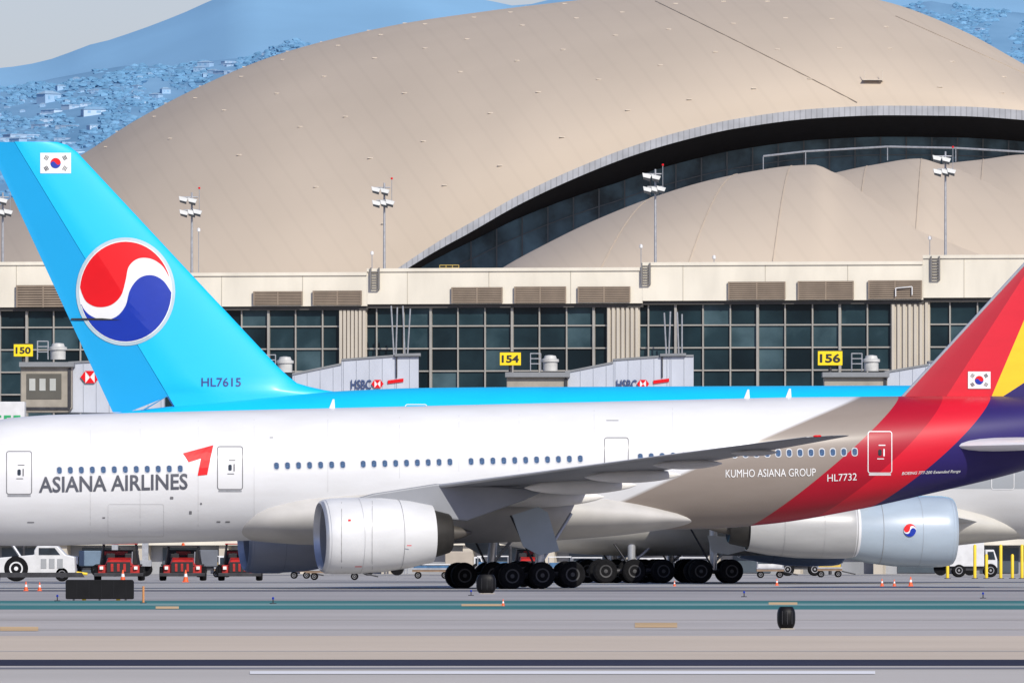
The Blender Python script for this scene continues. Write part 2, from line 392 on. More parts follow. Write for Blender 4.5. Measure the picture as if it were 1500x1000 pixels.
for i in range(26):
    px=690+i*37.5; a=pt(px,gl_top(px),DF+15.5); b=pt(px,405,DF+15.5); mm.box((a.x-.07,a.y,b.z),(a.x+.07,a.y+.15,a.z))
for p in fp[12:-2]:
    a=pt(p,gl_top(p)+26,DF+15.5); b=pt(p+10,gl_top(p+10)+26,DF+15.5); mm.tube(a,b,.06,4)
mm.build('glazing_mullions',mat('mullion_dim',(.16,.18,.19),.5),dome)
LS=[([(640,470),(700,418),(735,392),(800,356),(870,322),(950,290),(1030,265),(1100,250),(1160,241.5),(1192,240),(1225,253),(1300,272),(1400,310),(1600,400)],1128,40),
    ([(1050,330),(1150,272),(1222,252),(1280,240),(1345,231),(1380,240),(1470,258),(1600,300),(1750,380)],1133,40),
    ([(1200,320),(1300,262),(1375,240),(1440,232),(1500,225),(1545,236),(1620,248),(1800,300)],1139,40)]
m_seam2=mat('seam_faint',tuple(c*.93 for c in RC),.9,spec=.1)
for q_,(tab,D0,dep) in enumerate(LS):
    s=MB(); xs=[tab[0][0]+(tab[-1][0]-tab[0][0])*i/90 for i in range(91)]; vs=[]
    def lowpt(x,u,off=0):
        a=u*math.pi/2; D=D0+dep*(1-math.cos(a))
        yt=cr_interp(tab,x)[0]; f0=pt(x,470,D0); r0=pt(x,yt+2,D0+dep)
        return Vector((f0.x+(r0.x-f0.x)*u,D-off,f0.z+max(0,(r0.z-f0.z))*math.sin(a)+off*.4))
    for j in range(15):
        for x in xs: vs.append(lowpt(x,j/14))
    s.add(vs,[(j*91+i,j*91+i+1,(j+1)*91+i+1,(j+1)*91+i) for j in range(14) for i in range(90)])
    o=s.build('lower_roof',m_roof,dome,smooth=True,fix=False)
    for x0,x1 in (((840,960),(980,1080),(1120,1160)),((1240,1270),(1330,1350)),((1420,1440),(1500,1510)))[q_]:
        e=MB(); prev=None
        for i in range(21):
            t=i/20; p=lowpt(x0+(x1-x0)*t,t*.97,.04)
            if prev is not None: e.tube(prev,p,.035,5)
            prev=p
        e.build('roof_seam',m_seam2,o)
s=MB(); pr=[pt(p,y,1195) for p,y in ((1118,229),(1180,222),(1300,215),(1400,217),(1520,224))]
for a,b in zip(pr,pr[1:]): s.tube(a,b,.1,6); s.tube(a,a+Vector((0,0,-1.3)),.05,6)
s.build('roof_railing',M_steel,dome)
def rseam(x0,y0,x1,y1,r,m):
    s=MB(); prev=None
    for i in range(41):
        t=i/40; px=x0+(x1-x0)*t; py=y0+(y1-y0)*t; lo,hi=.0,1.0
        for _ in range(18):
            v=(lo+hi)/2
            if proj(roofpt(px,v))[1]>py: lo=v
            else: hi=v
        q=roofpt(px,v,r*.6)
        if prev is not None: s.tube(prev,q,r,6)
        prev=q
    s.build('roof_seam',m,dome)
m_seam=mat('seam_brown',tuple(c*.86 for c in RC),.9,spec=.1)
rseam(958,2,1255,150,.045,m_seam)
rseam(1305,24,1500,112,.045,m_seam)
an=mat('anchor_pale',(.60,.53,.44),.8,spec=.1)
for line in range(6):
    for i in range(13):
        px=60+line*100+i*(60+line*6)+random.uniform(-8,8); v=.95-.165*line+.012*math.sin(i*2)
        if v<.05 or px>1500: continue
        q=roofpt(px,v,.02); MB().cb(q,(.45,.2,.07)).build('roof_anchor',an,dome)
q=roofpt(1275,.12,.3); s=MB().cb(q,(1.9,.8,.08)); s.tube(q+Vector((-.8,0,.05)),q+Vector((-.8,0,.9)),.035,5).tube(q+Vector((.9,0,.05)),q+Vector((.9,0,.9)),.035,5).build('roof_hatch',an,dome)
# ---------------------------------------------------------------- terminal concourse
TM=Matrix.Translation((0,930,0))@Matrix.Rotation(R(-11.3),4,'Z'); T=Fr(TM)
term=thing('terminal_concourse','long cream and dark glass airport concourse behind the aircraft','building',M=TM)
m_cream=mat('cream_concrete',(.72,.67,.56),.85,var=.10,scale=.5,stretch=(1,1,.35),detail=8)
m_beige=mat('beige_panel',(.52,.47,.39),.8,var=.1,scale=.6,stretch=(1,1,.3),detail=7)
m_mull=mat('mullion_aluminium',(.38,.36,.32),.5,metal=.2,var=.1)
m_louv=mat('louvre_brown',(.27,.21,.155),.7,var=.12)
m_louvd=mat('louvre_recess',(.06,.05,.04),.8)
PW,PH=2.03,1.65
mg=bpy.data.materials.new('curtain_glass'); mg.use_nodes=True
nt=mg.node_tree;N=nt.nodes;L=nt.links;b=N['Principled BSDF']
tc=N.new('ShaderNodeTexCoord');dv=N.new('ShaderNodeVectorMath');dv.operation='DIVIDE';dv.inputs[1].default_value=(PW,1000,PH)
fl=N.new('ShaderNodeVectorMath');fl.operation='FLOOR';wn=N.new('ShaderNodeTexWhiteNoise');cr=N.new('ShaderNodeValToRGB')
for p,c in ((0,(.002,.005,.007)),(.45,(.006,.014,.019)),(.75,(.018,.040,.050)),(1,(.07,.12,.14))):
    e=cr.color_ramp.elements.new(p) if 0<p<1 else cr.color_ramp.elements[0 if p==0 else -1]; e.color=rgb(c)
nz=N.new('ShaderNodeTexNoise');nz.inputs['Scale'].default_value=.3;nz.inputs['Detail'].default_value=5;ad=N.new('ShaderNodeMath');ad.operation='MULTIPLY_ADD';ad.inputs[1].default_value=.5
L.new(tc.outputs['Object'],dv.inputs[0]);L.new(dv.outputs[0],fl.inputs[0]);L.new(fl.outputs[0],wn.inputs[0]);L.new(tc.outputs['Object'],nz.inputs[0])
L.new(wn.outputs[0],ad.inputs[0]);sb=N.new('ShaderNodeMath');sb.operation='MULTIPLY';sb.inputs[1].default_value=.75;L.new(nz.outputs[0],sb.inputs[0]);L.new(sb.outputs[0],ad.inputs[2])
L.new(ad.outputs[0],cr.inputs[0]);L.new(cr.outputs[0],b.inputs['Base Color']);b.inputs['Roughness'].default_value=.15;b.inputs['Specular IOR Level'].default_value=.2
x_l=T.l(-500,500).x; x_r=T.l(2000,500).x
MB().box((x_l,1.2,0),(x_r,45,T.l(750,412).z)).build('building_body',m_beige,term)
PAR=[(-500,150,384,450),(150,540,400,449),(540,943,393,445),(943,1354,384,440),(1354,2000,374,436)]
for k,(a,b_,yt,yb) in enumerate(PAR):
    mid=(a+b_)/2 if k in(1,2,3) else (75 if k==0 else 1430)
    A=T.l(a,yt); B=T.l(b_,yt); zt=T.l(mid,yt).z; zb=T.l(mid,yb).z
    d=.02*k
    s=MB().box((A.x,-.5-d,zb),(B.x,6,zt))
    s.box((A.x,-.62-d,zt-.22),(B.x-.01,-.5-d,zt+.02))
    s.build('parapet',m_cream,term)
    jn=MB(); x=A.x+3
    while x<B.x: jn.box((x,-.515-d,zb),(x+.05,-.49-d,zt-.23)); x+=6.1
    jn.build('parapet_joint',mat('joint_dark_cream',(.46,.42,.34),.9),term)  # joint strips in a darker cream than the panels
    MB().box((A.x,-.3,zb-.28),(B.x,1.3,zb-.002)).build('cornice_shade_strip',mat('cornice_shade_dark',(.07,.065,.06),.8),term)  # dark strip under the parapet, shade painted as its colour
for a,b_,yt,yb in ((28,105,418,450),(375,445,427,447),(462,532,426,447),(665,738,421,444),(757,831,420,444),(850,925,420,443),(1070,1152,413,439),(1172,1252,412,439),(1275,1352,411,438)):
    A=T.l(a,yt); B=T.l(b_,yb); s=MB(); y0=-.66
    s.box((A.x,y0,B.z),(B.x,-.4,A.z)); s.build('louvre',m_louvd,term)
    q=MB(); n=9
    for i in range(n):
        z=B.z+(A.z-B.z)*(i+.5)/n; h=(A.z-B.z)/n*.34; q.box((A.x+.03,y0-.08,z-h),(B.x-.03,y0-.005,z+h))
    for x in (A.x,A.x+(B.x-A.x)*.5,B.x): q.box((x-.05,y0-.1,B.z),(x+.05,y0-.006,A.z))
    q.build('louvre_slats',m_louv,term)
PIL=[(497,537),(889,937),(1305,1362)]
SEC=[(-500,497),(537,889),(937,1305),(1362,2000)]
zt_all=T.l(750,444).z; zb_all=T.l(750,788).z
for a,b_ in SEC:
    A=T.l(a,500).x;B=T.l(b_,500).x
    zt=T.l(max(0,min(1500,(a+b_)/2)),447).z+.4
    MB().box((A,.25,zb_all),(B,.5,zt)).build('curtain_glass',mg,term)
    s=MB(); k=math.ceil(A/PW)
    while k*PW<B:
        w_=.09 if k%3 else .17; s.box((k*PW-w_/2,.05 if k%3 else -.02,zb_all),(k*PW+w_/2,.26,zt)); k+=1
    k=math.ceil(zb_all/PH)
    while k*PH<zt: s.box((A,.1,k*PH-.05),(B,.24,k*PH+.05)); k+=1
    s.build('mullion_grid',m_mull,term)
for a,b_ in PIL:
    A=T.l(a,500).x;B=T.l(b_,500).x
    MB().box((A,-.05,zb_all),(B,.6,zt_all+.3)).build('pilaster',m_beige,term)
    s=MB(); n=7
    for i in range(n):
        x=A+(B-A)*(i+.5)/n; s.box((x-.1,-.22,zb_all),(x+.1,-.04,zt_all+.25))
    s.build('pilaster_fins',m_beige,term)
MB().box((x_l,.9,0),(x_r,1.2,zb_all)).build('ground_floor_wall',mat('ground_floor_grey',(.27,.28,.30),.8,var=.35,scale=.3,stretch=(1,1,.2)),term)
x=x_l; random.seed(3)
while x<x_r:
    if abs(x)<55:
        MB().box((x,-.3,0),(x+.7,.9,zb_all)).build('column',m_beige,term)
        if random.random()<.7: MB().box((x+1.6,.8,.1),(x+4.4,.92,1.9)).build('service_door',mat('service_door',(.06,.08,.10),.6),term)
    x+=6.1
MB().box((x_l,-.6,zb_all-.5),(x_r,.9,zb_all-.01)).build('floor_slab_edge',m_cream,term)
for px,y0,y1 in ((549,398,424),(946,391,417),(1370,381,410)):
    a=T.l(px-6,y0,.8);b_=T.l(px+6,y1,.8); s=MB()
    for i in range(8):
        z=b_.z+(a.z-b_.z)*i/7; s.box((a.x,-.8,z-.03),(b_.x,-.7,z+.03))
    s.box((a.x-.04,-.82,b_.z),(a.x+.04,-.62,a.z+.3)).box((b_.x-.04,-.82,b_.z),(b_.x+.04,-.62,a.z+.3)).build('ladder',mat('ladder_dark',(.2,.19,.18),.6),term)
s=MB(); a=T.l(640,388,0); b_=T.l(668,388,0)
for z in (a.z-.2,a.z): s.tube((a.x,1,z),(b_.x,1,z),.03,6)
for i in range(4): x=a.x+(b_.x-a.x)*i/3; s.tube((x,1,a.z-1.2),(x,1,a.z),.03,6)
s.build('yellow_rail',mat('rail_ochre',(.45,.33,.08),.6),term)
s=MB(); a=T.l(1312,424,.9); b_=T.l(1336,424,.9); s.tube((a.x,-.9,a.z-.5),(a.x,-.9,a.z+.1),.04).tube((a.x,-.9,a.z+.1),(b_.x,-.9,a.z+.2),.04).tube((b_.x,-.9,a.z+.2),(b_.x,-.9,a.z-.4),.04)
s.build('pipe_hoop',M_white,term)
for px,y0,y1,dx in ((573,448,520,4),(582,450,520,-2),(590,448,520,3),(601,452,520,-4),(973,458,540,4),(982,456,540,-3),(992,457,540,3),(999,460,540,0)):
    a=T.l(px,y0,3); b_=T.l(px+dx,y1,3); s=MB().tube((a.x,-3,a.z),(b_.x,-3,b_.z),.06,6).tube((b_.x,-3,b_.z),(b_.x,-3,0),.06,6)
    s.build('stay_mast',M_steel,term)
# ---------------------------------------------------------------- flood lights
def floodpole(px,yt,yb,Y,label):
    p=pt(px,yb,Y); base=Vector((p.x,Y,p.z-1.6)); t=thing('floodlight_pole',label,'light pole',base,'floodlight poles on the terminal roof')
    top=pt(px,yt,Y).z; s=MB().tube(base,(p.x,Y,top),.11,10,.07); s.build('pole',M_steel,t,smooth=True)
    z0=top-.35; z1=top-1.35
    s=MB().tube((p.x-.75,Y,z0),(p.x+.45,Y,z0),.05).tube((p.x-.6,Y,z1),(p.x+.6,Y,z1),.05).tube((p.x-.6,Y-.3,z1+.05),(p.x+.5,Y-.3,z1+.05),.04); s.build('cross_arm',M_steel,t)
    mh=mat('lamp_housing',(.50,.51,.50),.4,var=.1); ml=mat('lamp_lens',(.03,.035,.04),.2)
    for dx,z,sg in ((-.55,z0,1),(.12,z0-.1,1),(-.5,z1,1),(.1,z1,1),(.5,z1+.05,-1)):
        c=Vector((p.x+dx,Y-.35,z))
        s=MB().hull8([c+Vector(v) for v in ((-.36,-.25,-.24),(.16,-.25,-.36),(.16,.25,-.36),(-.36,.25,-.24),(-.42,-.12,.08),(.28,-.12,-.08),(.28,.12,-.08),(-.42,.12,.08))]); h_=s.build('lamp_head',mh,t,bevel=.02)
        MB().hull8([c+Vector(v) for v in ((-.33,-.27,-.38),(.14,-.27,-.54),(.14,.23,-.54),(-.33,.23,-.38),(-.35,-.27,-.245),(.16,-.27,-.365),(.16,.24,-.365),(-.35,.24,-.245))]).build('lens',ml,h_)
    MB().tube((p.x+.55,Y,z1),(p.x+.55,Y,top+.25),.025,6).build('antenna',M_steel,t)
    MB().lathe([(0,.01),(.02,.08),(.14,.08),(.16,.01)],(p.x+.55,Y,top+.25),'z',10).build('beacon',M_red,t)
floodpole(281,282,402,944,'floodlight pole on the roof, just right of the blue tail fin')
floodpole(563,268,394,944,'floodlight pole on the roof in front of the left foot of the dark arch')
floodpole(960,248,386,940,'floodlight pole on the roof in front of the arched glazing')
floodpole(1385,222,376,936,'floodlight pole on the roof at the right, before the highest parapet block')
floodpole(4,282,402,948,'floodlight pole on the roof at the far left edge behind the blue rudder')
for px,yt,yb in ((291,338,400),(939,362,384),(545,372,392),(1362,350,374),(1046,378,386)):
    p=pt(px,yb,938); b0=Vector((p.x,938,p.z-1.4)); t=thing('roof_antenna','thin antenna mast on the terminal roof at the %s'%{291:'foot of the blue tail fin',939:'third floodlight pole',545:'second floodlight pole',1362:'rightmost floodlight pole',1046:'middle of the long parapet'}[px],'antenna',b0,'thin antennas on the terminal roof')
    top=pt(px,yt,938); MB().tube(b0,top,.03,6).build('mast',M_steel,t); MB().lathe([(0,.02),(.05,.12),(.25,.12),(.32,.02)],(top.x,top.y,top.z-.1),'z',10).build('antenna_dome',M_white,t)
# ---------------------------------------------------------------- gate signs
def gatesign(x0,y0,x1,y1,num):
    Y=905; c=pt((x0+x1)/2,y1,Y); t=thing('gate_sign','yellow gate sign reading %s on a post before the terminal glass'%num,'sign',(c.x,Y,0),'yellow gate number signs')
    MB().pprism([(x0,y0),(x1,y0),(x1,y1),(x0,y1)],Y,.5).build('sign_box',mat('sign_yellow',(.82,.62,.0),.5,var=.02),t,bevel=.03)
    MB().pprism([(x0-1,y0-1.2),(x1+1,y0-1.2),(x1+1,y0-.2),(x0-1,y0-.2)],Y-.02,.56).build('sign_cap',M_dark,t)
    MB().tube((c.x,Y+.3,0),(c.x,Y+.3,c.z),.12).build('post',M_dark,t)
    worldtext('gate_number',num,x0+3,x1-3,y1-4,y1-y0-8,Y-.03,M_black,t,.03)
gatesign(20,504,48,522,'150'); gatesign(732,516,763,535,'154'); gatesign(1198,514,1234,535,'156')
# ---------------------------------------------------------------- jet bridges
m_jb=mat('bridge_panel',(.46,.49,.55),.5,metal=.1,var=.10,scale=.6,stretch=(1,1,.4)); m_jbd=mat('bridge_trim',(.20,.21,.22),.6,var=.1)
m_cab=mat('cab_taupe',(.30,.27,.22),.6,var=.15,scale=1.2)
def acunit(t,px,yb,Y):
    p=pt(px,yb,Y); MB().lathe([(0,.5),(.6,.5),(.63,.6),(.8,.6),(.85,.45),(1.05,.38),(1.1,.1)],(p.x,Y+1.2,p.z),'z',20).build('rooftop_unit',mat('unit_white',(.5,.5,.48),.5,var=.12,scale=2),t,smooth=True)
    s=MB(); q=Vector((p.x-1.0,Y+1,p.z))
    for dx in (-.35,.35):
        for dy in (-.3,.3): s.tube(q+Vector((dx,dy,0)),q+Vector((dx,dy,1.2)),.035,5)
    for z in (.5,.85,1.2): s.box((q.x-.37,q.y-.33,z+p.z-.03),(q.x+.37,q.y-.27,z+p.z+.03))
    s.build('service_frame',M_steel,t)
def bridge(label,Y,tun,cab,ac,legx):
    b0=pt(legx,700,Y); t=thing('jet_bridge',label,'jet bridge',(b0.x,Y+1.5,0),'passenger boarding bridges at the gates')
    for poly in tun:
        o=MB().pprism(poly,Y,3).build('tunnel',m_jb,t,bevel=.04)
        xs=[p[0] for p in poly]; ys=[p[1] for p in poly]
        s=MB(); lo,hi=min(xs),max(xs)
        x=lo+3
        T0=[p for p in poly if p[1]<sum(ys)/len(ys)]; T0.sort(); B0=[p for p in poly if p[1]>=sum(ys)/len(ys)]; B0.sort()
        while x<hi:
            yt_=np.interp(x,[p[0] for p in T0],[p[1] for p in T0]); yb2=np.interp(x,[p[0] for p in B0],[p[1] for p in B0])
            s.pprism([(x,yt_+2),(x+.6,yt_+2),(x+.6,yb2-1),(x,yb2-1)],Y-.04,.03); x+=19
        s.build('tunnel_ribs',mat('bridge_rib',(.38,.41,.46),.5),o)
        s=MB()
        for u,v in zip(T0,T0[1:]): s.pprism([(u[0],u[1]-1.6),(v[0],v[1]-1.6),(v[0],v[1]+1.2),(u[0],u[1]+1.2)],Y-.1,3.2)
        s.build('tunnel_roof_edge',m_jbd,o)
    if cab:
        x0,y0,x1,y1=cab; w_=x1-x0
        o=MB().pprism([(x0,y0+4),(x0+4,y0),(x1-2,y0),(x1,y0+4),(x1,y1-6),(x1-6,y1),(x0+6,y1),(x0,y1-6)],Y-2.6,2.5).build('cab',m_cab,t,bevel=.06)
        MB().pprism([(x0-2,y0-3),(x1+3,y0-3),(x1+3,y0+4),(x0-2,y0+4)],Y-3.0,3.1).build('cab_roof',m_jbd,t)
        if w_<80:
            MB().pprism([(x0+w_*.12,y0+(y1-y0)*.20),(x0+w_*.80,y0+(y1-y0)*.20),(x0+w_*.80,y0+(y1-y0)*.72),(x0+w_*.12,y0+(y1-y0)*.72)],Y-2.65,.04).build('cab_mouth',mat('cab_mouth_dark',(.09,.085,.07),.7),o)
            for k in range(3):
                a=x0+w_*(.17+.2*k)
                MB().pprism([(a,y0+(y1-y0)*.30),(a+w_*.12,y0+(y1-y0)*.30),(a+w_*.12,y0+(y1-y0)*.55),(a,y0+(y1-y0)*.55)],Y-2.70,.04).build('cab_window',mat('cab_glass_pale',(.42,.43,.40),.4),o)
        MB().pprism([(x0+2,y1-8),(x1-2,y1-8),(x1-2,y1-4),(x0+2,y1-4)],Y-2.7,.1).build('bumper',M_dark,o)
        MB().pprism([(x1-5,y0+6),(x1-1,y0+6),(x1-1,y1-8),(x1-5,y1-8)],Y-2.72,.1).build('cab_edge',M_dark,o)
    if ac: acunit(t,ac[0],ac[1],Y)
    s=MB(); 
    for dx in (-1,1): s.box((b0.x+dx-.2,Y+.6,.9),(b0.x+dx+.2,Y+1.6,pt(legx,570,Y).z))
    s.box((b0.x-1.4,Y+.4,.7),(b0.x+1.4,Y+1.8,1.1)).build('drive_column',M_steel,t)
    for dx in (-1,1): MB().lathe([(-.25,.3),(-.22,.48),(.22,.48),(.25,.3)],(b0.x+dx,Y+1.1,.5),'y',18).build('wheel',M_rubber,t,smooth=True)
    return t
Y1=868
def hexlogo(t,cx,cy,w_,h_,Y):
    MB().pprism([(cx-w_,cy-h_),(cx+w_,cy-h_),(cx+w_,cy+h_),(cx-w_,cy+h_)],Y-.03,.02).build('logo_field',M_white,t)
    s=MB()
    for tri in (((cx-w_,cy-h_),(cx+w_,cy-h_),(cx,cy)),((cx-w_,cy+h_),(cx,cy),(cx+w_,cy+h_)),((cx-w_,cy-h_),(cx-w_,cy+h_),(cx-2*w_,cy)),((cx+w_,cy-h_),(cx+w_,cy+h_),(cx+2*w_,cy))): s.pprism(list(tri),Y-.06,.02)
    s.build('logo_red',M_red,t)
b1=bridge('boarding bridge with taupe cab facing left, beside the blue rudder',Y1-30,[[(100,531),(240,524),(240,606),(100,604)]],(30,533,105,604),(84,526),190)
b1y=Y1-30; hexlogo(b1,132,552,7,9,b1y-.1)
b2=bridge('boarding bridge lettered in dark blue and red, right of the tail fin base',Y1,[[(428,548),(500,533),(500,620),(428,620)],[(500,527),(578,521),(578,620),(500,620)],[(578,521),(613,521),(613,620),(578,620)]],None,(417,545),560)
b3=bridge('boarding bridge lettered in dark blue, between the 154 sign and the middle pilaster',Y1,[[(828,545),(898,531),(898,620),(828,620)],[(898,527),(980,521),(980,620),(898,620)],[(980,521),(1016,521),(1016,620),(980,620)]],(742,548,832,600),(806,543),960)
b4=bridge('boarding bridge low behind the red tail, under the 156 sign',Y1,[[(1296,545),(1360,534),(1360,620),(1296,620)],[(1360,530),(1470,524),(1470,620),(1360,620)]],(1207,548,1300,600),(1277,543),1400)
M_navy=mat('letter_navy',(.03,.06,.16),.5)
for t,x in ((b2,514),(b3,903)):
    worldtext('bank_lettering','HSBC',x,x+30,570,14,Y1-.12,M_navy,t,.02); hexlogo(t,x+39,562,4.5,6,Y1-.1)
    MB().pprism([(x+54,557),(x+77,554),(x+77,559),(x+54,562)],Y1-.1,.03).build('red_stripe',M_red,t)
    MB().pprism([(x+64,518),(x+102,517),(x+102,521),(x+64,521.5)],Y1-.3,3.5).build('roof_step',m_jbd,t)
    MB().pprism([(x+66,523),(x+68,523),(x+68,553),(x+66,553)],Y1-.12,.1).build('tunnel_joint',M_dark,t)
# ---------------------------------------------------------------- wheels
def wheel(parent,c,r,w_,axis='y',name='wheel',hub=M_hub):
    c=Vector(c); prof=[(-w_/2,r*.55),(-w_/2,r*.86),(-w_*.36,r*.97),(0,r),(w_*.36,r*.97),(w_/2,r*.86),(w_/2,r*.55)]
    o=MB().lathe(prof,c,axis,26).build(name,M_rubber,parent,smooth=True)
    h=MB()
    for sg in (-1,1): h.lathe([(sg*w_*.30,r*.56),(sg*w_*.52,r*.53),(sg*w_*.50,r*.42),(sg*w_*.34,r*.36),(sg*w_*.34,r*.2),(sg*w_*.5,r*.16),(sg*w_*.52,.01)],c,axis,20)
    h.build('rim',hub,o,smooth=True); return o
# ---------------------------------------------------------------- aircraft helper
def fus_rings(tab,step,zc0=0,n=64,p=2.0):
    rings=[]; x=tab[0][0]; xs=[]
    while x<tab[-1][0]-1e-6: xs.append(x); x+=step
    xs.append(tab[-1][0])
    for x in xs:
        b,t,rw=cr_interp(tab,x); zc=(b+t)/2; rh=(t-b)/2
        rings.append([(x,-rw*math.cos(2*math.pi*i/n),zc+rh*math.sin(2*math.pi*i/n)) for i in range(n)])
    return rings
def latfn(tab):
    def f(x,z):
        b,t,rw=cr_interp(tab,x); zc=(b+t)/2; rh=max(.05,(t-b)/2); q=max(-.999,min(.999,(z-zc)/rh))
        return rw*math.sqrt(1-q*q)
    return f
def airfoil(xle,chord,y,z,th,sgn,n=12,fwd=1,camber=.0):
    pts=[]
    prof=lambda c: 2.0*(0.2969*math.sqrt(c)-.126*c-.3516*c*c+.2843*c**3-.1015*c**4)*2.5
    cs=[.5*(1-math.cos(math.pi*i/n)) for i in range(n+1)]
    for c in cs: pts.append((xle+fwd*chord*c,y,z+th*(prof(c)*.55+camber*math.sin(math.pi*c))))
    for c in reversed(cs[1:-1]): pts.append((xle+fwd*chord*c,y,z-th*(prof(c)*.45-camber*math.sin(math.pi*c))))
    return pts
def smoothmat_livery(name,stages,rough=.45,coat=.12,axis='X',dirt=.06):
    m=bpy.data.materials.new(name); m.use_nodes=True; nt=m.node_tree;N=nt.nodes;L=nt.links;b=N['Principled BSDF']
    b.inputs['Roughness'].default_value=rough; b.inputs['Coat Weight'].default_value=coat; b.inputs['Coat Roughness'].default_value=.2; b.inputs['Specular IOR Level'].default_value=.25
    tc=N.new('ShaderNodeTexCoord');sp=N.new('ShaderNodeSeparateXYZ');L.new(tc.outputs['Object'],sp.inputs[0])
    def val(v):
        q=N.new('ShaderNodeValue');q.outputs[0].default_value=v;return q.outputs[0]
    cur=None
    for st in stages:
        co,c=st[0],st[1]; soft=st[2] if len(st)>2 else 0
        if cur is None:
            q=N.new('ShaderNodeRGB');q.outputs[0].default_value=rgb(c);cur=q.outputs[0];continue
        if axis=='X':
            acc=val(co[0])
            for k in co[1:]:
                ma=N.new('ShaderNodeMath');ma.operation='MULTIPLY_ADD';L.new(acc,ma.inputs[0]);L.new(sp.outputs['Z'],ma.inputs[1]);ma.inputs[2].default_value=k;acc=ma.outputs[0]
            if soft:
                su=N.new('ShaderNodeMath');su.operation='SUBTRACT';L.new(sp.outputs['X'],su.inputs[0]);L.new(acc,su.inputs[1])
                dvv=N.new('ShaderNodeMath');dvv.operation='MULTIPLY_ADD';dvv.use_clamp=True;L.new(su.outputs[0],dvv.inputs[0]);dvv.inputs[1].default_value=.5/soft;dvv.inputs[2].default_value=.5
                gt=dvv
            else:
                gt=N.new('ShaderNodeMath');gt.operation='GREATER_THAN';L.new(sp.outputs['X'],gt.inputs[0]);L.new(acc,gt.inputs[1])
        else:
            gt=N.new('ShaderNodeMath');gt.operation='GREATER_THAN';L.new(sp.outputs['Z'],gt.inputs[0]);gt.inputs[1].default_value=co[0]
        mx=N.new('ShaderNodeMix');mx.data_type='RGBA';L.new(gt.outputs[0],mx.inputs[0]);L.new(cur,mx.inputs[6]);mx.inputs[7].default_value=rgb(c);cur=mx.outputs[2]
    mp=N.new('ShaderNodeMapping');mp.inputs['Scale'].default_value=(.35,.35,1.6);nz=N.new('ShaderNodeTexNoise');nz.inputs['Scale'].default_value=1.2;nz.inputs['Detail'].default_value=6
    cr=N.new('ShaderNodeValToRGB');cr.color_ramp.elements[0].position=.3;cr.color_ramp.elements[0].color=(1-dirt,1-dirt*1.1,1-dirt*1.2,1);cr.color_ramp.elements[1].position=.6;cr.color_ramp.elements[1].color=(1,1,1,1)
    mx=N.new('ShaderNodeMix');mx.data_type='RGBA';mx.blend_type='MULTIPLY';mx.inputs[0].default_value=1
    L.new(tc.outputs['Object'],mp.inputs[0]);L.new(mp.outputs[0],nz.inputs[0]);L.new(nz.outputs[0],cr.inputs[0]);L.new(cur,mx.inputs[6]);L.new(cr.outputs[0],mx.inputs[7]);L.new(mx.outputs[2],b.inputs['Base Color'])
    return m
def nacelle(parent,frame_x,lat,z,L_,r,d,mcowl,name='engine',lip=None):
    c=(frame_x,-lat,z)
    P=lambda l:[(d*a*L_,b*r) for a,b in l]
    cowl=MB().lathe(P([(.03,.83),(0.0,.885),(.008,.92),(.035,.96),(.10,.992),(.28,1.0),(.55,.975),(.8,.88),(1.0,.75),(1.0,.71),(.8,.78)]),c,'x',48,cap=False)
    e=cowl.build(name,mcowl,parent,smooth=True)
    MB().lathe(P([(.10,.80),(.03,.83),(-.002,.88),(.008,.925),(.045,.968)]),c,'x',48,cap=False).build('inlet_lip',lip or M_alum,e,smooth=True)
    MB().lathe(P([(.30,.78),(.10,.79),(.05,.80)]),c,'x',40,cap=False).build('inlet_duct',mat('duct_grey',(.3,.3,.31),.5),e,smooth=True)
    fan=MB().lathe(P([(.28,.78),(.285,.2),(.29,.01)]),c,'x',40,cap=False)
    fan.build('fan',M_dark,e,smooth=True)
    MB().lathe(P([(.15,.01),(.2,.12),(.28,.24)]),c,'x',20,cap=False).build('spinner',mat('spinner_grey',(.25,.25,.26),.4),e,smooth=True)
    MB().lathe(P([(.78,.69),(.99,.70),(1.0,.64),(1.15,.52),(1.17,.46),(1.12,.2)]),c,'x',40).build('core_nozzle',mat('nozzle_dark',(.022,.020,.018),.6,metal=.2,var=.3,scale=2),e,smooth=True)
    MB().lathe(P([(1.12,.24),(1.25,.16),(1.36,.03)]),c,'x',24).build('exhaust_plug',mat('plug_metal',(.10,.09,.08),.5,metal=.5),e,smooth=True)
    MB().lathe(P([(.335,1.004),(.337,1.004)]),c,'x',48,cap=False).build('cowl_joint',mat('joint_grey',(.3,.3,.3),.6),e)
    MB().lathe(P([(.695,.933),(.699,.931)]),c,'x',48,cap=False).build('cowl_joint',mat('joint_grey',(.3,.3,.3),.6),e)
    return e
# ================================================================ near aircraft
th=R(12); be=math.atan(.0255)
AM=Matrix.Translation((-30.6,600.5,0))@Matrix.Rotation(th,4,'Z')@Matrix.Rotation(-be,4,'Y'); A=Fr(AM); AX=4.91
ATAB=[(0,-.95,-.85,.05),(.25,-1.35,-.35,.55),(1.2,-2.0,.35,1.25),(3,-2.6,1.6,2.1),(5,-2.92,2.55,2.7),(7.5,-3.07,3.02,3.03),(9.5,-3.1,3.1,3.1),(20,-3.1,3.1,3.1),(41,-3.1,3.1,3.1),(44,-2.95,3.1,3.05),(48.4,-2.36,3.05,2.85),(52,-1.68,3.0,2.5),(56,-.85,2.9,1.95),(60,.3,2.6,1.15),(63,1.3,2.2,.4),(63.5,1.6,2.0,.1)]
ATAB=[(a,b+AX,c+AX,d) for a,b,c,d in ATAB]
af=latfn(ATAB)
plane=thing('parked_airliner','white twin engine airliner with grey, red and navy tail, nose to the left, in front','airplane',M=AM)
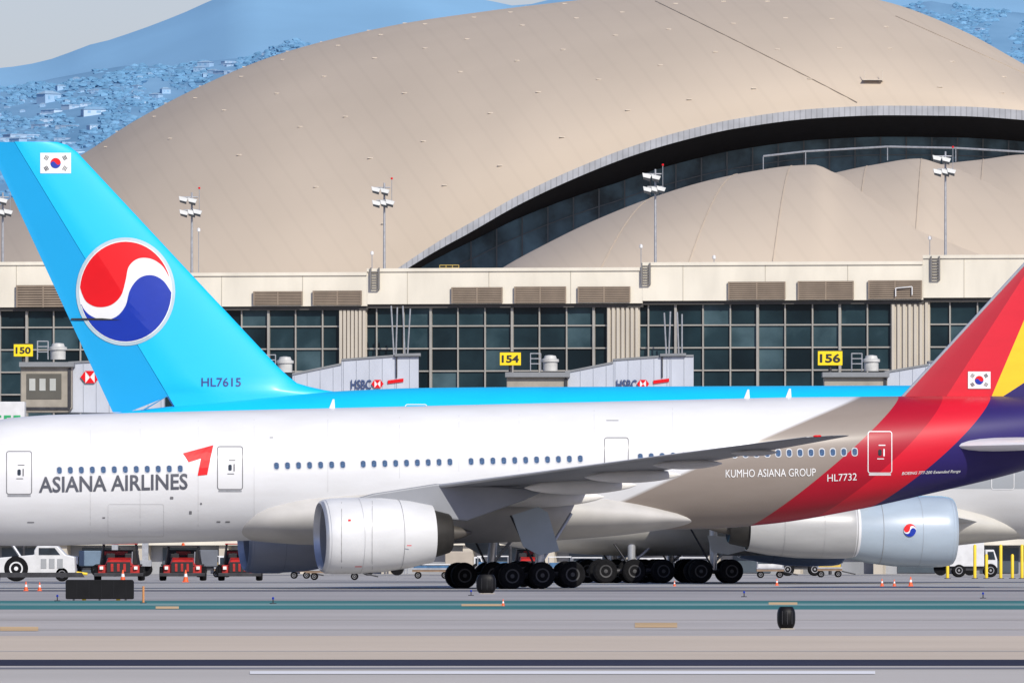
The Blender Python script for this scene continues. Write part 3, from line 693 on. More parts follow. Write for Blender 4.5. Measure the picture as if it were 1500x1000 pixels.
def fit(pts,deg,fn=None):
    P=[A.surf(px,py,af) if fn is None else A.l(px,py,0) for px,py in pts]
    return [float(c) for c in np.polyfit([p.z for p in P],[p.x for p in P],deg)]
WHITE=(.67,.675,.685);TAUPE=(.26,.22,.19);CRIM=(.38,.006,.022);RED2=(.60,.010,.028);NAVY=(.022,.014,.115);YEL=(.80,.50,.02)
b1_=fit([(1232,588),(1180,622),(1110,650),(1030,680),(950,712),(860,752),(810,785)],2)
b2_=fit([(1312,588),(1285,625),(1240,665),(1180,713),(1098,770)],2)
b3_=fit([(1378,590),(1340,645),(1270,705),(1180,768)],2)
b4_=fit([(1447,592),(1400,650),(1340,700),(1265,750)],2)
m_fus=smoothmat_livery('livery_body',[(None,WHITE),(b1_,TAUPE,.2),(b2_,CRIM),(b3_,RED2),(b4_,NAVY)])
f3=fit([(1500,402),(1440,500),(1378,590)],1,1);f4=fit([(1500,468),(1473,530),(1447,592)],1,1);f5=fit([(1500,560),(1465,583),(1447,594)],1,1)
m_fin=smoothmat_livery('livery_fin',[(None,CRIM),(f3,RED2),(f4,YEL),(f5,NAVY)])
fus=MB().loft(fus_rings(ATAB,.5)).build('fuselage',m_fus,plane,smooth=True)
FT=[(17.5,-2.9,-1.6,1.6),(19,-3.15,-.9,2.9),(21.5,-3.38,-.5,3.45),(26,-3.5,-.4,3.7),(32,-3.5,-.6,3.65),(36,-3.35,-1.2,3.2),(39,-3.05,-2.0,2.2),(40,-2.9,-2.4,1.4)]
FT=[(a,b+AX,c+AX,d) for a,b,c,d in FT]
MB().loft(fus_rings(FT,.5,n=48)).build('belly_fairing',mat('fairing_offwhite',(.48,.465,.44),.5,var=.12,scale=.5,coat=.05,spec=.3),plane,smooth=True)
m_wing=mat('wing_grey',(.22,.23,.25),.45,var=.12,scale=.5,coat=.05)
def awing(sg,name='wing'):
    secs=[(2.2,22.6,11.4,-1.50,.78),(3.6,23.2,10.7,-1.36,.74),(6.5,24.5,9.3,-1.04,.56),(9.8,25.9,8.1,-.74,.42),(15,29.0,6.3,-.30,.30),(22,33.4,4.3,.34,.20),(28,37.4,2.6,.89,.13),(30.0,38.8,1.9,1.07,.09),(30.5,39.9,.8,1.12,.045)]
    rings=[airfoil(s,c,-sg*l,z+AX,t,sg,camber=.12) for l,s,c,z,t in secs]
    o=MB().loft(rings).build(name,m_wing,plane,smooth=True)
    le=MB(); rs=[]
    for l,s,c,z,t in secs[2:-1]:
        ring=[]
        for i in range(10):
            a=2*math.pi*i/10; ring.append((s+.10+ .20*math.cos(a)*(c/10+.3),-sg*l,z+AX+.02+.75*t*math.sin(a)*.30))
        rs.append(ring)
    le.loft(rs).build('leading_edge_slat',mat('slat_light',(.50,.50,.50),.4,metal=.2),o,smooth=True)
    m_ff=mat('flap_fairing_cream',(.72,.70,.66),.4,var=.06)
    def te(l): return float(np.interp(l,[q[0] for q in secs],[q[1]+q[2] for q in secs])), float(np.interp(l,[q[0] for q in secs],[q[3] for q in secs]))
    for l,L_ in ((5.6,6.0),(11.0,5.4),(15.6,4.6),(20.2,3.3),(24.6,2.2)):
        tx,tz=te(l); s0=tx-L_*(.86 if l<18 else 1.0); z=tz-.25*(L_/6)-.05
        rings=[]
        for k in range(15):
            u=k/14; rad=.42*(math.sin(math.pi*u)**.6)*(L_/6) if 0<u<1 else .02
            rings.append([(s0+L_*u,-sg*l+rad*.6*math.cos(2*math.pi*i/12),z+AX+rad*math.sin(2*math.pi*i/12)) for i in range(12)])
        MB().loft(rings).build('flap_track_fairing',m_ff,o,smooth=True)
    MB().lathe([(0,.01),(.1,.05),(.35,.05),(.4,.01)],(39.0,-sg*30.45,1.12+AX),'x',10).build('navigation_light',M_red if sg>0 else mat('nav_green',(.02,.4,.1),.4),o,smooth=True)
    return o
awing(1); awing(-1)
m_nac=mat('nacelle_white',(.61,.615,.62),.42,var=.07,scale=.8,coat=.15,spec=.3,stretch=(.5,1,1.5))
for sg in (1,-1):
    zE=A.l(560,783,9.6).z
    xE=20.1
    e=nacelle(plane,xE,9.6*sg,zE,5.35,1.79,1,m_nac)
    if sg==1:
        ef=lambda x,z: 9.6+1.79*1.002*math.sqrt(max(.01,1-min(.98,((z-zE)/1.79)**2)))
        for q in (rr(596,798,603,799.2,.4),rr(520,829,530,830,.3),rr(510,760,514,763,.8)): decal('warning_mark',polybm([q]),A,ef,M_red,e,.01)
        for q in ([(500,735),(500.8,735),(500.8,832),(500,832)],[(545,733),(545.6,733),(545.6,834),(545,834)]): decal('cowl_joint',polybm([q]),A,ef,mat('joint_grey',(.3,.3,.3),.6),e,.006)
    py=MB().prism([(xE+1.4,zE+1.65),(xE+2.6,zE+1.95),(xE+5.6,AX-.62),(xE+11.0,AX-1.0),(xE+9.8,AX-1.5),(xE+7.0,zE+.55),(xE+5.2,zE+.75),(xE+3.0,zE+1.3)],-9.6*sg-.22,-9.6*sg+.22)
    py.build('engine_pylon',m_wing,plane,bevel=.08)
sz=A.l(1405,653,2.4)
for sg in (1,-1):
    x0,z0=sz.x,sz.z
    secs=[(1.0,x0-.8,8.6,z0,1.35),(2.4,x0,7.9,z0,1.3),(6.5,x0+3.5,5.0,z0-.02,.85),(10.4,x0+6.8,2.7,z0-.05,.45),(10.8,x0+7.8,1.4,z0-.05,.15)]
    MB().loft([airfoil(s,c,-sg*l,z,t,sg) for l,s,c,z,t in secs]).build('stabiliser',mat('stab_silver',(.80,.80,.81),.4,var=.03,coat=.1),plane,smooth=True)
L0=A.l(1318,586,0);L1=A.l(1500,388,0)
def fle(z): return L0.x+(L1.x-L0.x)*(z-L0.z)/(L1.z-L0.z)
ztip=16.4; tele=lambda z: 61.6+(z-8.0)*.36
def finring(z):
    xl=fle(z); xt=tele(z); t=.46-.24*(z-7.5)/9
    return [(p[0],p[2]-0,z) for p in airfoil(xl,xt-xl,0,0,t,1)]
zs=[6.2]+[7.6+(ztip-7.6)*i/10 for i in range(11)]
MB().loft([finring(z) for z in zs]+[[(fle(ztip+.25)+.5+(p[0]-fle(ztip))*.8,p[1]*.4,ztip+.25) for p in finring(ztip)]]).build('tail_fin',m_fin,plane,smooth=True)
MB().tube((fle(7.9)-.02,0,7.9),(fle(ztip)-.02,0,ztip),.07,8).build('fin_leading_edge',M_alum,plane,smooth=True)
def afin(x,z):
    xl=fle(z); xt=tele(z); c=max(.001,min(1,(x-xl)/(xt-xl))); t=.46-.24*(z-7.5)/9
    return t*.55*5*(0.2969*math.sqrt(c)-.126*c-.3516*c*c+.2843*c**3-.1015*c**4)
m_line=mat('panel_line',(.16,.16,.17),.6); m_lw=mat('door_outline_white',(.72,.72,.72),.5); m_ltr=mat('letter_grey',(.075,.08,.10),.5); m_faint=mat('faint_line',(.5,.5,.5),.5)
def adoor(x0,y0,x1,y1,ml,detail=True):
    d=decal('door',ringbm(x0,y0,x1,y1,4,1.3),A,af,ml,plane,.012)
    if detail:
        cx=(x0+x1)/2
        decal('door_window',polybm([rr(cx-2.5,y0+27,cx+2.5,y0+36,2)]),A,af,M_glassd,d,.014)
        decal('door_handle',polybm([rr(cx+5,y0+26,cx+7,y0+37,.8),rr(cx-2,y0+20,cx+8,y0+21.5,.5),rr(cx-4,y0+40,cx+6,y0+41.3,.5)]),A,af,m_line if ml is m_line else m_lw,d,.014)
    decal('door_sill',polybm([[(x0+2,y1+.5),(x1-2,y1+.5),(x1-2,y1+3),(x0+2,y1+3)]]),A,af,M_steel if ml is m_line else ml,d,.014)
adoor(9,660,47,724,m_line); adoor(318,653,356,717,m_line); adoor(885,640,921,702,m_line,False); adoor(1271,631,1307,693,m_lw)
M_pane=mat('cabin_pane',(.04,.09,.18),.15,var=.5,scale=9); M_rim=mat('window_rim',(.48,.49,.51),.4)
def awindow(px,py):
    p=A.surf(px,py,af,.006); s=MB()
    r1=rr(-.155,-.21,.155,.21,.13,3); r2=rr(-.115,-.165,.115,.165,.1,3); n=len(r1)
    nx=af(p.x,p.z+.2)-af(p.x,p.z-.2); ny=lambda z:-(z*nx/.4)
    s.add([(a,ny(b),b) for a,b in r1]+[(a,ny(b)-.004,b) for a,b in r2],[(i,(i+1)%n,(i+1)%n+n,i+n) for i in range(n)])
    s.cm=1; s.add([(a,ny(b)-.004,b) for a,b in r2],[list(range(n))])
    o=s.build('cabin_window',[M_rim,M_pane],plane,fix=False); o.location=p
def wy(px): return float(np.interp(px,[85,270,403,505,850,1100,1255],[688.5,686,682,680,671.5,664,661.5]))
for a,b_ in ((87,264),(405,502),(532,659),(690,850),(938,1050),(1076,1252)):
    n=round((b_-a)/16.1)
    for i in range(n+1):
        x=a+(b_-a)*i/n; awindow(x,wy(x))
decal('airline_lettering',textbm('ASIANA AIRLINES',57,721.5,275,716.5,23.5,.018),A,af,m_ltr,plane,.03)
decal('airline_arrow',polybm([[(268,663.5),(312.5,651.5),(303.5,695),(289.5,696.5),(294.5,671),(276.5,676.5)]]),A,af,M_red,plane,.02)
m_lt=mat('letter_white',(.8,.8,.8),.5)
decal('group_lettering',textbm('KUMHO ASIANA GROUP',1063,699,1195,697,11.5,0),A,af,m_lt,plane,.03)
decal('registration',textbm('HL7732',1212,705,1255,703,10.5,0),A,af,m_lt,plane,.03)
decal('type_lettering',textbm('BOEING 777-200 Extended Range',1321,696.5,1407,693,5.5,.01,.3),A,af,m_lt,plane,.03)
kflag(A,afin,1418,544,1451,569,plane)
for q in (rr(249,727,254,731,1),rr(277,748,281,753,1),rr(317,763,323,765,1),rr(40,764,50,765.5,.4),rr(293,736,296,739,1),rr(330,763,337,765,1),rr(888,615,906,616,.4),rr(150,757,154,759,.5),rr(395,640,400,641,.3)):
    decal('service_panel',polybm([q]),A,af,m_line,plane,.012)
decal('cargo_door',ringbm(158,738,240,786,3,.5),A,af,m_faint,plane,.01)
for px,yt,yb in ((132,609,790),(205,607,790),(290,605,780),(372,603,780),(480,600,720),(585,598,700),(672,597,690),(760,595,690),(870,592,660),(985,590,655)):
    decal('fuselage_joint',polybm([[(px,yt),(px+.5,yt),(px+.5,yb),(px,yb)]]),A,af,m_faint,plane,.01)
for px in (487,1095,1156):
    p=A.l(px,600,0); _,tz,_=cr_interp(ATAB,p.x)
    MB().prism([(p.x-.18,tz-.05),(p.x+.02,tz+.42),(p.x+.10,tz+.42),(p.x+.12,tz-.05)],-.03,.03).build('blade_antenna',M_white,plane)
def gnd(x): return -math.tan(be)*x
m_hubd=mat('wheel_hub_dim',(.05,.05,.052),.6,metal=.2)
def bogie(parent,x,lat,naxle,sp,tr,r,w_,zg,ztop,rake=0):
    MB().tube((x,-lat,zg+r*1.1),(x+rake,-lat,ztop),.20,14,.24).build('gear_strut',M_alum,parent,smooth=True)
    MB().tube((x,-lat,zg+r*1.6),(x+1.9,-lat*.8,ztop),.08,8).build('drag_brace',M_steel,parent,smooth=True)
    MB().tube((x-.1,-lat-.25,zg+r*1.3),(x-1.3,-lat-.1,ztop),.05,8).build('hydraulic_line',M_dark,parent,smooth=True)
    L_=sp*(naxle-1); s=MB().tube((x-L_/2,-lat,zg+r),(x+L_/2,-lat,zg+r),.15,10)
    for k in range(naxle): xx=x-L_/2+k*sp; s.tube((xx,-lat-tr/2,zg+r),(xx,-lat+tr/2,zg+r),.09,8)
    s.build('bogie_beam',M_dark,parent,smooth=True)
    for k in range(naxle):
        for q in (-1,1): xx=x-L_/2+k*sp; wheel(parent,(xx,-lat+q*tr/2,zg+r),r,w_,hub=m_hubd)
for lat in (5.5,-5.5):
    bogie(plane,31.4,lat,3,1.46,1.4,.64,.5,gnd(31.4),AX-2.2,.3)
    pp=[A.l(a,b_,6.6) for a,b_ in ((750,754),(788,742),(802,750),(819,806),(790,813),(766,800))]
    s=MB().prism([(p.x,p.z) for p in pp],-lat-(1.1 if lat>0 else -1.1),-lat-(1.16 if lat>0 else -1.16))
    s.build('gear_door',mat('gear_door_grey',(.33,.38,.41),.45,var=.06),plane)
MB().tube((5.9,0,gnd(5.9)+.6),(6.2,0,AX-2.6),.15,12).build('gear_strut',M_alum,plane,smooth=True)
for q in (-.35,.35): wheel(plane,(5.9,q,gnd(5.9)+.54),.54,.4)
# ================================================================ rear aircraft
KM=Matrix.Translation(((200-750)*691/F,691,0))@Matrix.Rotation(R(10),4,'Z'); K=Fr(KM)
KT=[(-6.2,7.7,8.3,.2),(-5,7.1,8.7,.8),(-2,6.2,9.15,1.4),(4,4.9,9.85,2.3),(10,3.8,10.4,2.95),(16,2.95,10.66,3.35),(22,2.45,10.72,3.57),(56,2.4,10.88,3.57),(60,2.45,10.5,3.4),(63.5,2.8,9.4,2.7),(66,3.6,7.7,1.6),(66.9,5,6,.3)]
kf=latfn(KT)
kal=thing('parked_airliner','sky blue double deck airliner parked behind, its tall fin with red and blue swirl emblem','airplane',M=KM)
CY=(.006,.48,.82); CY_SHADE=(.004,.32,.64)  # second blue is darker: shade on the angled rudder painted in
m_kb=smoothmat_livery('livery_blue_body',[(None,(.58,.58,.58)),([5.15],(.34,.36,.38)),([6.15],CY)],axis='Z',dirt=.05)
m_kfin=mat('livery_blue_fin',CY,.45,var=.02,scale=.3,coat=.1,spec=.3); m_krud=mat('rudder_blue_shaded',CY_SHADE,.5,var=.02,scale=.3,spec=.3)
MB().loft(fus_rings(KT,.6)).build('fuselage',m_kb,kal,smooth=True)
FK=[(19,2.4,4,1.5),(22,1.8,4.8,3),(27,1.5,5.2,3.9),(38,1.5,5.2,4.1),(43,1.75,5,3.9),(46,2.1,4.4,3.2),(49,2.4,3.6,1.4)]
MB().loft(fus_rings(FK,.6,n=48)).build('belly_fairing',mat('fairing_cream',(.52,.50,.45),.4,var=.05,coat=.2),kal,smooth=True)
def kl(px,py): p=K.l(px,py,0); return (p.x,p.z)
zT=kl(60,208)[1]; zB=kl(200,612)[1]
TEa,TEb=kl(-19,208),kl(165,603); HGa,HGb=kl(20,208),kl(245,580)
def ln(a,b,z): return a[0]+(b[0]-a[0])*(z-a[1])/(b[1]-a[1])
ZF=[(kl(500,600)[1],kl(560,600)[0]),(kl(500,574)[1],kl(500,574)[0]),(kl(460,570)[1],kl(466,570)[0]),(kl(430,560)[1],kl(432,560)[0]),(kl(405,535)[1],kl(405,535)[0]),(kl(112,222)[1],kl(112,222)[0]),(kl(97,212)[1],kl(98,212)[0]),(kl(60,208)[1],kl(84,208)[0])]
def kle(z): return float(np.interp(z,[a for a,b in ZF],[b for a,b in ZF]))
def kte(z): return ln(TEa,TEb,z)
def khg(z): return ln(HGa,HGb,z)
def khalf(x,z):
    a,b=kte(z),kle(z); c=max(0,min(1,(x-a)/(b-a))); t=.62*(1-.55*(z-zB)/(zT-zB))
    return max(.0,t*(min(1,c/.42) if c<.42 else math.sqrt(max(0,1-((c-.42)/.58)**2.4))))
def kfn(x,z): return max(.02,khalf(x,z))
def finpiece(xa,xb,zs,name,m,inset=0):
    rings=[]
    for z in zs:
        a,b=xa(z),xb(z); n=18; top=[];bot=[]
        for i in range(n+1):
            u=i/n; u=1-(1-u)**1.6; x=a+(b-a)*u; h=max(.012,khalf(x,z)-inset); top.append((x,-h,z));bot.append((x,h,z))
        rings.append(top+bot[::-1])
    return MB().loft(rings).build(name,m,kal,smooth=True)
zlist=[zB]+[kl(0,y)[1] for y in (603,590,578,574,570,565,560,550,535,500,460,420,380,340,300,260,235,222,212)]+[zT]
finpiece(lambda z:khg(z)+.012,kle,zlist,'tail_fin',m_kfin)
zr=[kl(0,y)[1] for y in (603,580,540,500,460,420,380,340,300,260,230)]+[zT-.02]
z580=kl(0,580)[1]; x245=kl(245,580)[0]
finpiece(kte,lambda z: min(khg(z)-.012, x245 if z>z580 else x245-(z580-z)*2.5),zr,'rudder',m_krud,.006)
MB().prism([kl(244,579),kl(246,579),kl(207,602.5),kl(205,601)],-.47,-.45).build('rudder_gap',mat('gap_navy',(.004,.20,.42),.5),kal)
taeguk(K,kfn,184,427,67,73,kal,M_red,M_blue,M_white,mat('ring_silver',(.40,.50,.55),.4),.03)
kflag(K,kfn,59,224,104,254,kal)
decal('registration',textbm('HL7615',295,566,353,566,13,.012),K,kfn,mat('letter_navy_blue',(.01,.03,.18),.5),kal,.03)
decal('fin_mark',polybm([[(104,466),(150,466),(178,468.5),(150,469),(104,468.5)]]),K,kfn,M_black,kal,.09)
decal('door',ringbm(593,591.5,626,640,4,1.2),K,kf,m_lw,kal,.02)
decal('door',ringbm(1452,690,1486,717,4,1.2),K,kf,m_lw,kal,.02)
m_kw=mat('wing_pale_grey',(.42,.43,.44),.4,var=.05,coat=.2)
m_knac=mat('nacelle_pale_blue',(.36,.43,.50),.35,var=.06,coat=.3,stretch=(.5,1,1.5)); m_knac2=mat('nacelle_grey_beige',(.36,.36,.355),.4,var=.08,coat=.2,stretch=(.5,1,1.5))
for sg in (1,-1):
    secs=[(2.5,46.5,18.8,3.3,1.0),(3.6,45.8,17.9,3.4,.95),(9,42,13.6,3.9,.7),(14.9,38.2,10.0,4.4,.5),(25.7,31,6.6,5.5,.33),(36,24.2,4.2,6.6,.2),(39.6,21.8,2.8,7.0,.12)]
    w_=MB().loft([airfoil(s,c,-sg*l,z,t,sg,fwd=-1,camber=.1) for l,s,c,z,t in secs]).build('wing',m_kw,kal,smooth=True)
    MB().prism([(21.6,7.1),(19,8.2),(18.4,8.2),(19,7.0),(18.4,6.0),(19,6.0)],-sg*39.7-.04,-sg*39.7+.04).build('wingtip_fence',m_kw,w_)
    for lat,ppx,ppy,rad in ((14.9,1395,778,1.92),(25.7,1254,773,1.62)):
        p=K.l(ppx,ppy,lat); inner=lat<20
        e=nacelle(kal,p.x,lat*sg,p.z,5.9,rad,-1,m_knac if inner else m_knac2,lip=mat('lip_blue_grey',(.42,.48,.53),.35,metal=.3) if inner else mat('lip_bright',(.72,.72,.72),.3))
        zw=4.4 if inner else 5.5; xl=38.2 if inner else 31
        MB().prism([(p.x-1.6,p.z+rad*.95),(p.x-3.2,p.z+rad*1.08),(xl-.3,zw+.1),(xl-7,zw-.1),(p.x-7.2,p.z+.6),(p.x-5.5,p.z+1.2)],-lat*sg-.24,-lat*sg+.24).build('engine_pylon',m_kw,kal,bevel=.08)
        if sg==1 and inner:
            def nf(x,z,c0=p): return 14.9+1.92*.985*math.sqrt(max(.01,1-min(.98,((z-c0.z)/1.92)**2)))
            taeguk(K,nf,1333,776,9,9.5,e,M_red,M_blue,M_white,None,.03)
    secs=[(1.5,9,9.0,7.0,.5),(6,5.5,6.2,7.5,.35),(14.6,-1.5,3,8.2,.15)]
    MB().loft([airfoil(s,c,-sg*l,z,t,sg,fwd=-1) for l,s,c,z,t in secs]).build('stabiliser',m_kw,kal,smooth=True)
for lat in (6.2,-6.2): bogie(kal,K.l(1045,840,6.2).x,lat,2,1.7,1.35,.66,.5,0,3.0)
for lat in (2.7,-2.7): bogie(kal,K.l(925,840,2.7).x,lat,3,1.6,1.5,.66,.5,0,2.6)
MB().tube((61,0,.6),(61,0,3.2),.15,12).build('gear_strut',M_alum,kal,smooth=True)
for q in (-.4,.4): wheel(kal,(61,q,.63),.63,.4)
s=MB().prism([(K.l(a,b_,6).x,K.l(a,b_,6).z) for a,b_ in ((1030,784),(1080,786),(1085,806),(1060,812),(1036,808))],-7.3,-7.24).build('gear_door',mat('gear_door_pale',(.5,.5,.47),.5),kal)
# ================================================================ ground vehicles
m_vred=mat('vehicle_red',(.40,.015,.010),.5,var=.3,scale=3,coat=.1); m_vwh=mat('vehicle_white',(.62,.62,.62),.4,var=.08,scale=2,coat=.2)
m_hl=mat('headlight',(.8,.8,.75),.2)
def redtug(px,wpx,label,py=850,kind=0):
    Y=gp(px,py).y; x=gp(px,py).x; t=thing('ground_power_tug',label,'tug',(x,Y,0),'red service tugs parked on the apron')
    W=wpx*Y/F/2; hc=2.12-.12*kind
    B=lambda a,b:MB().box((x+a[0],Y+a[1],a[2]),(x+b[0],Y+b[1],b[2]))
    B((-W*.80,-1.5,.36),(W*.80,2.2,.92)).build('body',m_vred,t,bevel=.06)
    MB().hull8([(x-W*.55,Y-1.6,.88),(x+W*.55,Y-1.6,.88),(x+W*.55,Y-.2,.88),(x-W*.55,Y-.2,.88),(x-W*.42,Y-1.3,1.22),(x+W*.42,Y-1.3,1.22),(x+W*.45,Y-.2,1.36),(x-W*.45,Y-.2,1.36)]).build('hood',m_vred,t,bevel=.05)
    B((-W*.45,-1.70,.48),(W*.45,-1.55,1.1)).build('grille',M_black,t)
    for k in range(3): B((-W*.3+k*W*.24,-1.74,.55),(-W*.3+k*W*.24+W*.10,-1.705,1.0)).build('grille_bar',m_vred,t)
    B((-W*.95,-1.85,.26),(W*.95,-1.62,.46)).build('bumper',M_dark,t,bevel=.03)
    B((-W*.70,.9,.92),(W*.70,2.1,1.8)).build('generator_box',M_black,t,bevel=.05)
    B((-W*(.6-.3*kind),.82,1.5),(W*.3,.89,1.72)).build('generator_panel',m_vred,t)
    for sg in (-1,1):
        B((sg*W*.66-.1,-1.66,.66),(sg*W*.66+.1,-1.5,.84)).build('headlight',m_hl,t)
        wheel(t,(x+sg*W*.84,Y-1.0,.43),.43,.34,'x',hub=M_dark); wheel(t,(x+sg*W*.84,Y+1.4,.43),.43,.34,'x',hub=M_dark)
        MB().tube((x+sg*W*.74,Y-.3,.9),(x+sg*W*.62,Y-.1,hc),.045,6).build('canopy_post',M_black,t); MB().tube((x+sg*W*.74,Y+2.1,.9),(x+sg*W*.62,Y+1.9,hc),.045,6).build('canopy_post',M_black,t)
        B((sg*W*.35-.25,.3,.92),(sg*W*.35+.25,.7,1.6)).build('seat',M_black,t,bevel=.05)
        B((sg*W*.80-.14,-1.3,.88),(sg*W*.80+.14,-.3,.98)).build('mudguard',M_black,t,bevel=.03)
    B((-W*.68,-.3,hc),(W*.68,2.0,hc+.06)).build('canopy',M_dark if kind else m_vred,t,bevel=.03)
    MB().lathe([(-.02,.2),(.02,.2)],(x-W*.3,Y-.05,1.42),'y',16).build('steering_wheel',M_black,t)
    MB().tube((x+W*.5,Y-1.3,.9),(x+W*.52,Y-1.3,1.7),.03,6).build('flag_mast',M_steel,t)
    MB().lathe([(0,.1),(.12,.08),(.16,.02)],(x,Y+.4,hc+.06),'z',10).build('beacon',M_orange,t)
redtug(175,76,'red service tug with canopy under the tail, leftmost of three',850,0); redtug(268,70,'red service tug with canopy under the tail, middle of three',850,1); redtug(352,66,'red service tug beside the far engine, rightmost of three under the tail',850,0)
redtug(776,60,'red service tug half hidden behind the near main wheels',847,1)
Y=gp(60,851).y
t=thing('pushback_tractor','low white pushback tractor with big black wheels at the left edge','tractor',(gp(40,851).x,Y,0))
X=lambda px: gp(px,851).x
MB().pprism([(-70,822),(50,812),(50,806),(54,799),(84,799),(96,812),(109,815),(110,838),(104,843),(-70,843)],Y-1.4,2.8).build('body',m_vwh,t,bevel=.06)
MB().pprism([(57,802),(80,802),(88,812),(57,812)],Y-1.44,.05).build('cab_window',M_glassd,t)
MB().pprism([(-70,838),(120,838),(124,845),(-70,845)],Y-1.46,.08).build('skirt',M_dark,t)
for px in (60,72,84): MB().pprism([(px,818),(px+8,818),(px+8,832),(px,832)],Y-1.43,.04).build('vent_panel',mat('vent_grey',(.3,.31,.32),.6),t)
for px in (25,-45): wheel(t,(X(px),Y-1.2,.74),.74,.5,hub=M_white)
wheel(t,(X(92),Y-1.2,.42),.42,.4)
MB().tube((X(112),Y,.5),(X(128),Y,.42),.08,8).build('tow_bar',M_yellow,t)
def dolly(px,py,wpx,label):
    Y=gp(px,py).y;x=gp(px,py).x;W=wpx*Y/F/2; t=thing('cargo_dolly',label,'dolly',(x,Y,0),'dollies and carts on the apron')
    MB().box((x-W,Y-1,.42),(x+W,Y+1,.56)).build('deck',mat('dolly_brown',(.22,.15,.10),.7,var=.2,scale=2),t)
    for q in (-1,1): MB().box((x-W,Y+q*1.01-.03,.565),(x+W,Y+q*1.01+.03,.66)).build('side_rail',M_steel,t)
    for u in (-.7,.7):
        for v in (-.8,.8): wheel(t,(x+W*u,Y+v,.22),.22,.15)
    MB().tube((x+W,Y,.4),(x+W+.9,Y,.2),.04).build('drawbar',M_dark,t)
    return t,x,Y,W
dolly(490,849,84,'long flat empty cargo dolly behind the near engine')
def cart(px,py,wpx,hpx,colm,label):
    t,x,Y,W=dolly(px,py,wpx,label); h=hpx*Y/F
    MB().box((x-W*.95,Y-.95,.57),(x+W*.95,Y+.95,max(.9,h*.75))).build('load',colm,t,bevel=.08)
    for u in (-.96,.96):
        for v in (-.98,.98): MB().tube((x+W*u,Y+v,.56),(x+W*u,Y+v,h),.035,6).build('corner_post',M_steel,t)
    MB().box((x-W,Y-1.02,h),(x+W,Y+1.02,h+.07)).build('roof_sheet',m_vwh,t)
mL=[mat('bag_blue',(.05,.13,.25),.7,var=.3,scale=3),mat('bag_mixed',(.35,.22,.12),.7,var=.5,scale=3,col2=(.1,.1,.14)),mat('bag_silver',(.5,.5,.5),.5,var=.2,scale=2),mat('bag_yellow',(.55,.38,.06),.6,var=.2)]
for i,(px,py,w_,h_,where) in enumerate(((632,847,56,20,'between near engine and main wheels'),(440,847,26,22,'just left of the near engine'),(1128,846,40,24,'right of the blue plane wheels'),(1215,845,36,26,'left of the emblem engine'),(722,845,46,30,'behind the near main wheels'),(860,845,44,28,'behind the row of black wheels'),(1016,845,44,28,'behind the rearmost blue plane wheels'),(325,845,22,30,'between two red tugs'),(820,846,34,30,'between the two sets of black wheels'))):
    cart(px,py,w_,h_,mL[i%4],'small baggage cart with %s load, %s'%(('dark blue','brown mixed','silver','yellow')[i%4],where))
def truck(px,py,wpx,hpx,mbx,label,face=1,name='box_truck'):
    Y=gp(px,py).y;x=gp(px,py).x;W=wpx*Y/F/2;h=hpx*Y/F
    t=thing(name,label,'truck',(x,Y,0),'service trucks by the terminal')
    MB().box((x-W if face>0 else x-W*.45,Y-1.1,.7),(x+W*.45 if face>0 else x+W,Y+1.1,h)).build('cargo_box',mbx,t,bevel=.05)
    c=[(W*.5,.6),(W*1.0,.6),(W*1.0,h*.5),(W*.86,h*.78),(W*.5,h*.78)]
    MB().prism([(x+face*a,b) for a,b in c],Y-1.05,Y+1.05).build('cab',m_vwh,t,bevel=.05)
    MB().prism([(x+face*a,b) for a,b in ((W*.6,h*.5),(W*.92,h*.5),(W*.84,h*.72),(W*.6,h*.72))],Y-1.09,Y-1.06).build('side_window',M_glassd,t)
    MB().box((x-W,Y-.9,.45),(x+W,Y+.9,.69)).build('chassis',M_dark,t)
    for u in (-.6,.72): wheel(t,(x+face*W*u,Y-.95,.45),.45,.3); wheel(t,(x+face*W*u,Y+.95,.45),.45,.3)
truck(1425,845,70,52,m_vwh,'white box truck under the rear fuselage at the right',1)
truck(308,845,50,40,mat('truck_dark',(.12,.13,.15),.5,var=.1),'dark truck between the middle and right red tugs',1)
truck(128,844,52,38,mat('truck_blue',(.14,.20,.27),.5,var=.1),'blue truck behind the white tractor',-1)
truck(680,843,56,36,mat('truck_tan',(.38,.33,.27),.5,var=.1),'tan truck far behind the near main wheels',1)
truck(1175,843,60,34,mat('truck_grey',(.25,.27,.3),.5,var=.1),'grey truck below the outboard engine',-1)
truck(945,843,60,32,m_vwh,'white truck beyond the row of black wheels',-1)
Y=820;t=thing('catering_truck','raised white high lift truck body with green lettering at the left edge','truck',(pt(0,600,Y).x,Y,0))
MB().pprism([(-90,588),(36,588),(36,650),(-90,650)],Y,2.6).build('lift_body',m_vwh,t,bevel=.05)
for k,xx in enumerate((-22,-8,6,20)):
    MB().pprism([(xx,608),(xx+4,608),(xx+4,624),(xx,624)],Y-.05,.03).build('green_lettering',mat('letter_green',(.02,.35,.12),.5),t)
    MB().pprism([(xx+4.2,608),(xx+10,608),(xx+10,611),(xx+4.2,611)],Y-.05,.03).build('green_lettering',mat('letter_green',(.02,.35,.12),.5),t)
s=MB(); a=pt(-80,650,Y);b_=pt(30,650,Y)
s.tube((a.x,Y+.5,1.3),(b_.x,Y+.5,a.z),.1).tube((b_.x,Y+.5,1.3),(a.x,Y+.5,a.z),.1).build('scissor_lift',M_steel,t)
MB().box((a.x,Y,.6),(b_.x+1.5,Y+2.4,1.3)).build('chassis',M_dark,t)
for xx in (a.x+.8,b_.x): wheel(t,(xx,Y+.2,.5),.5,.35)
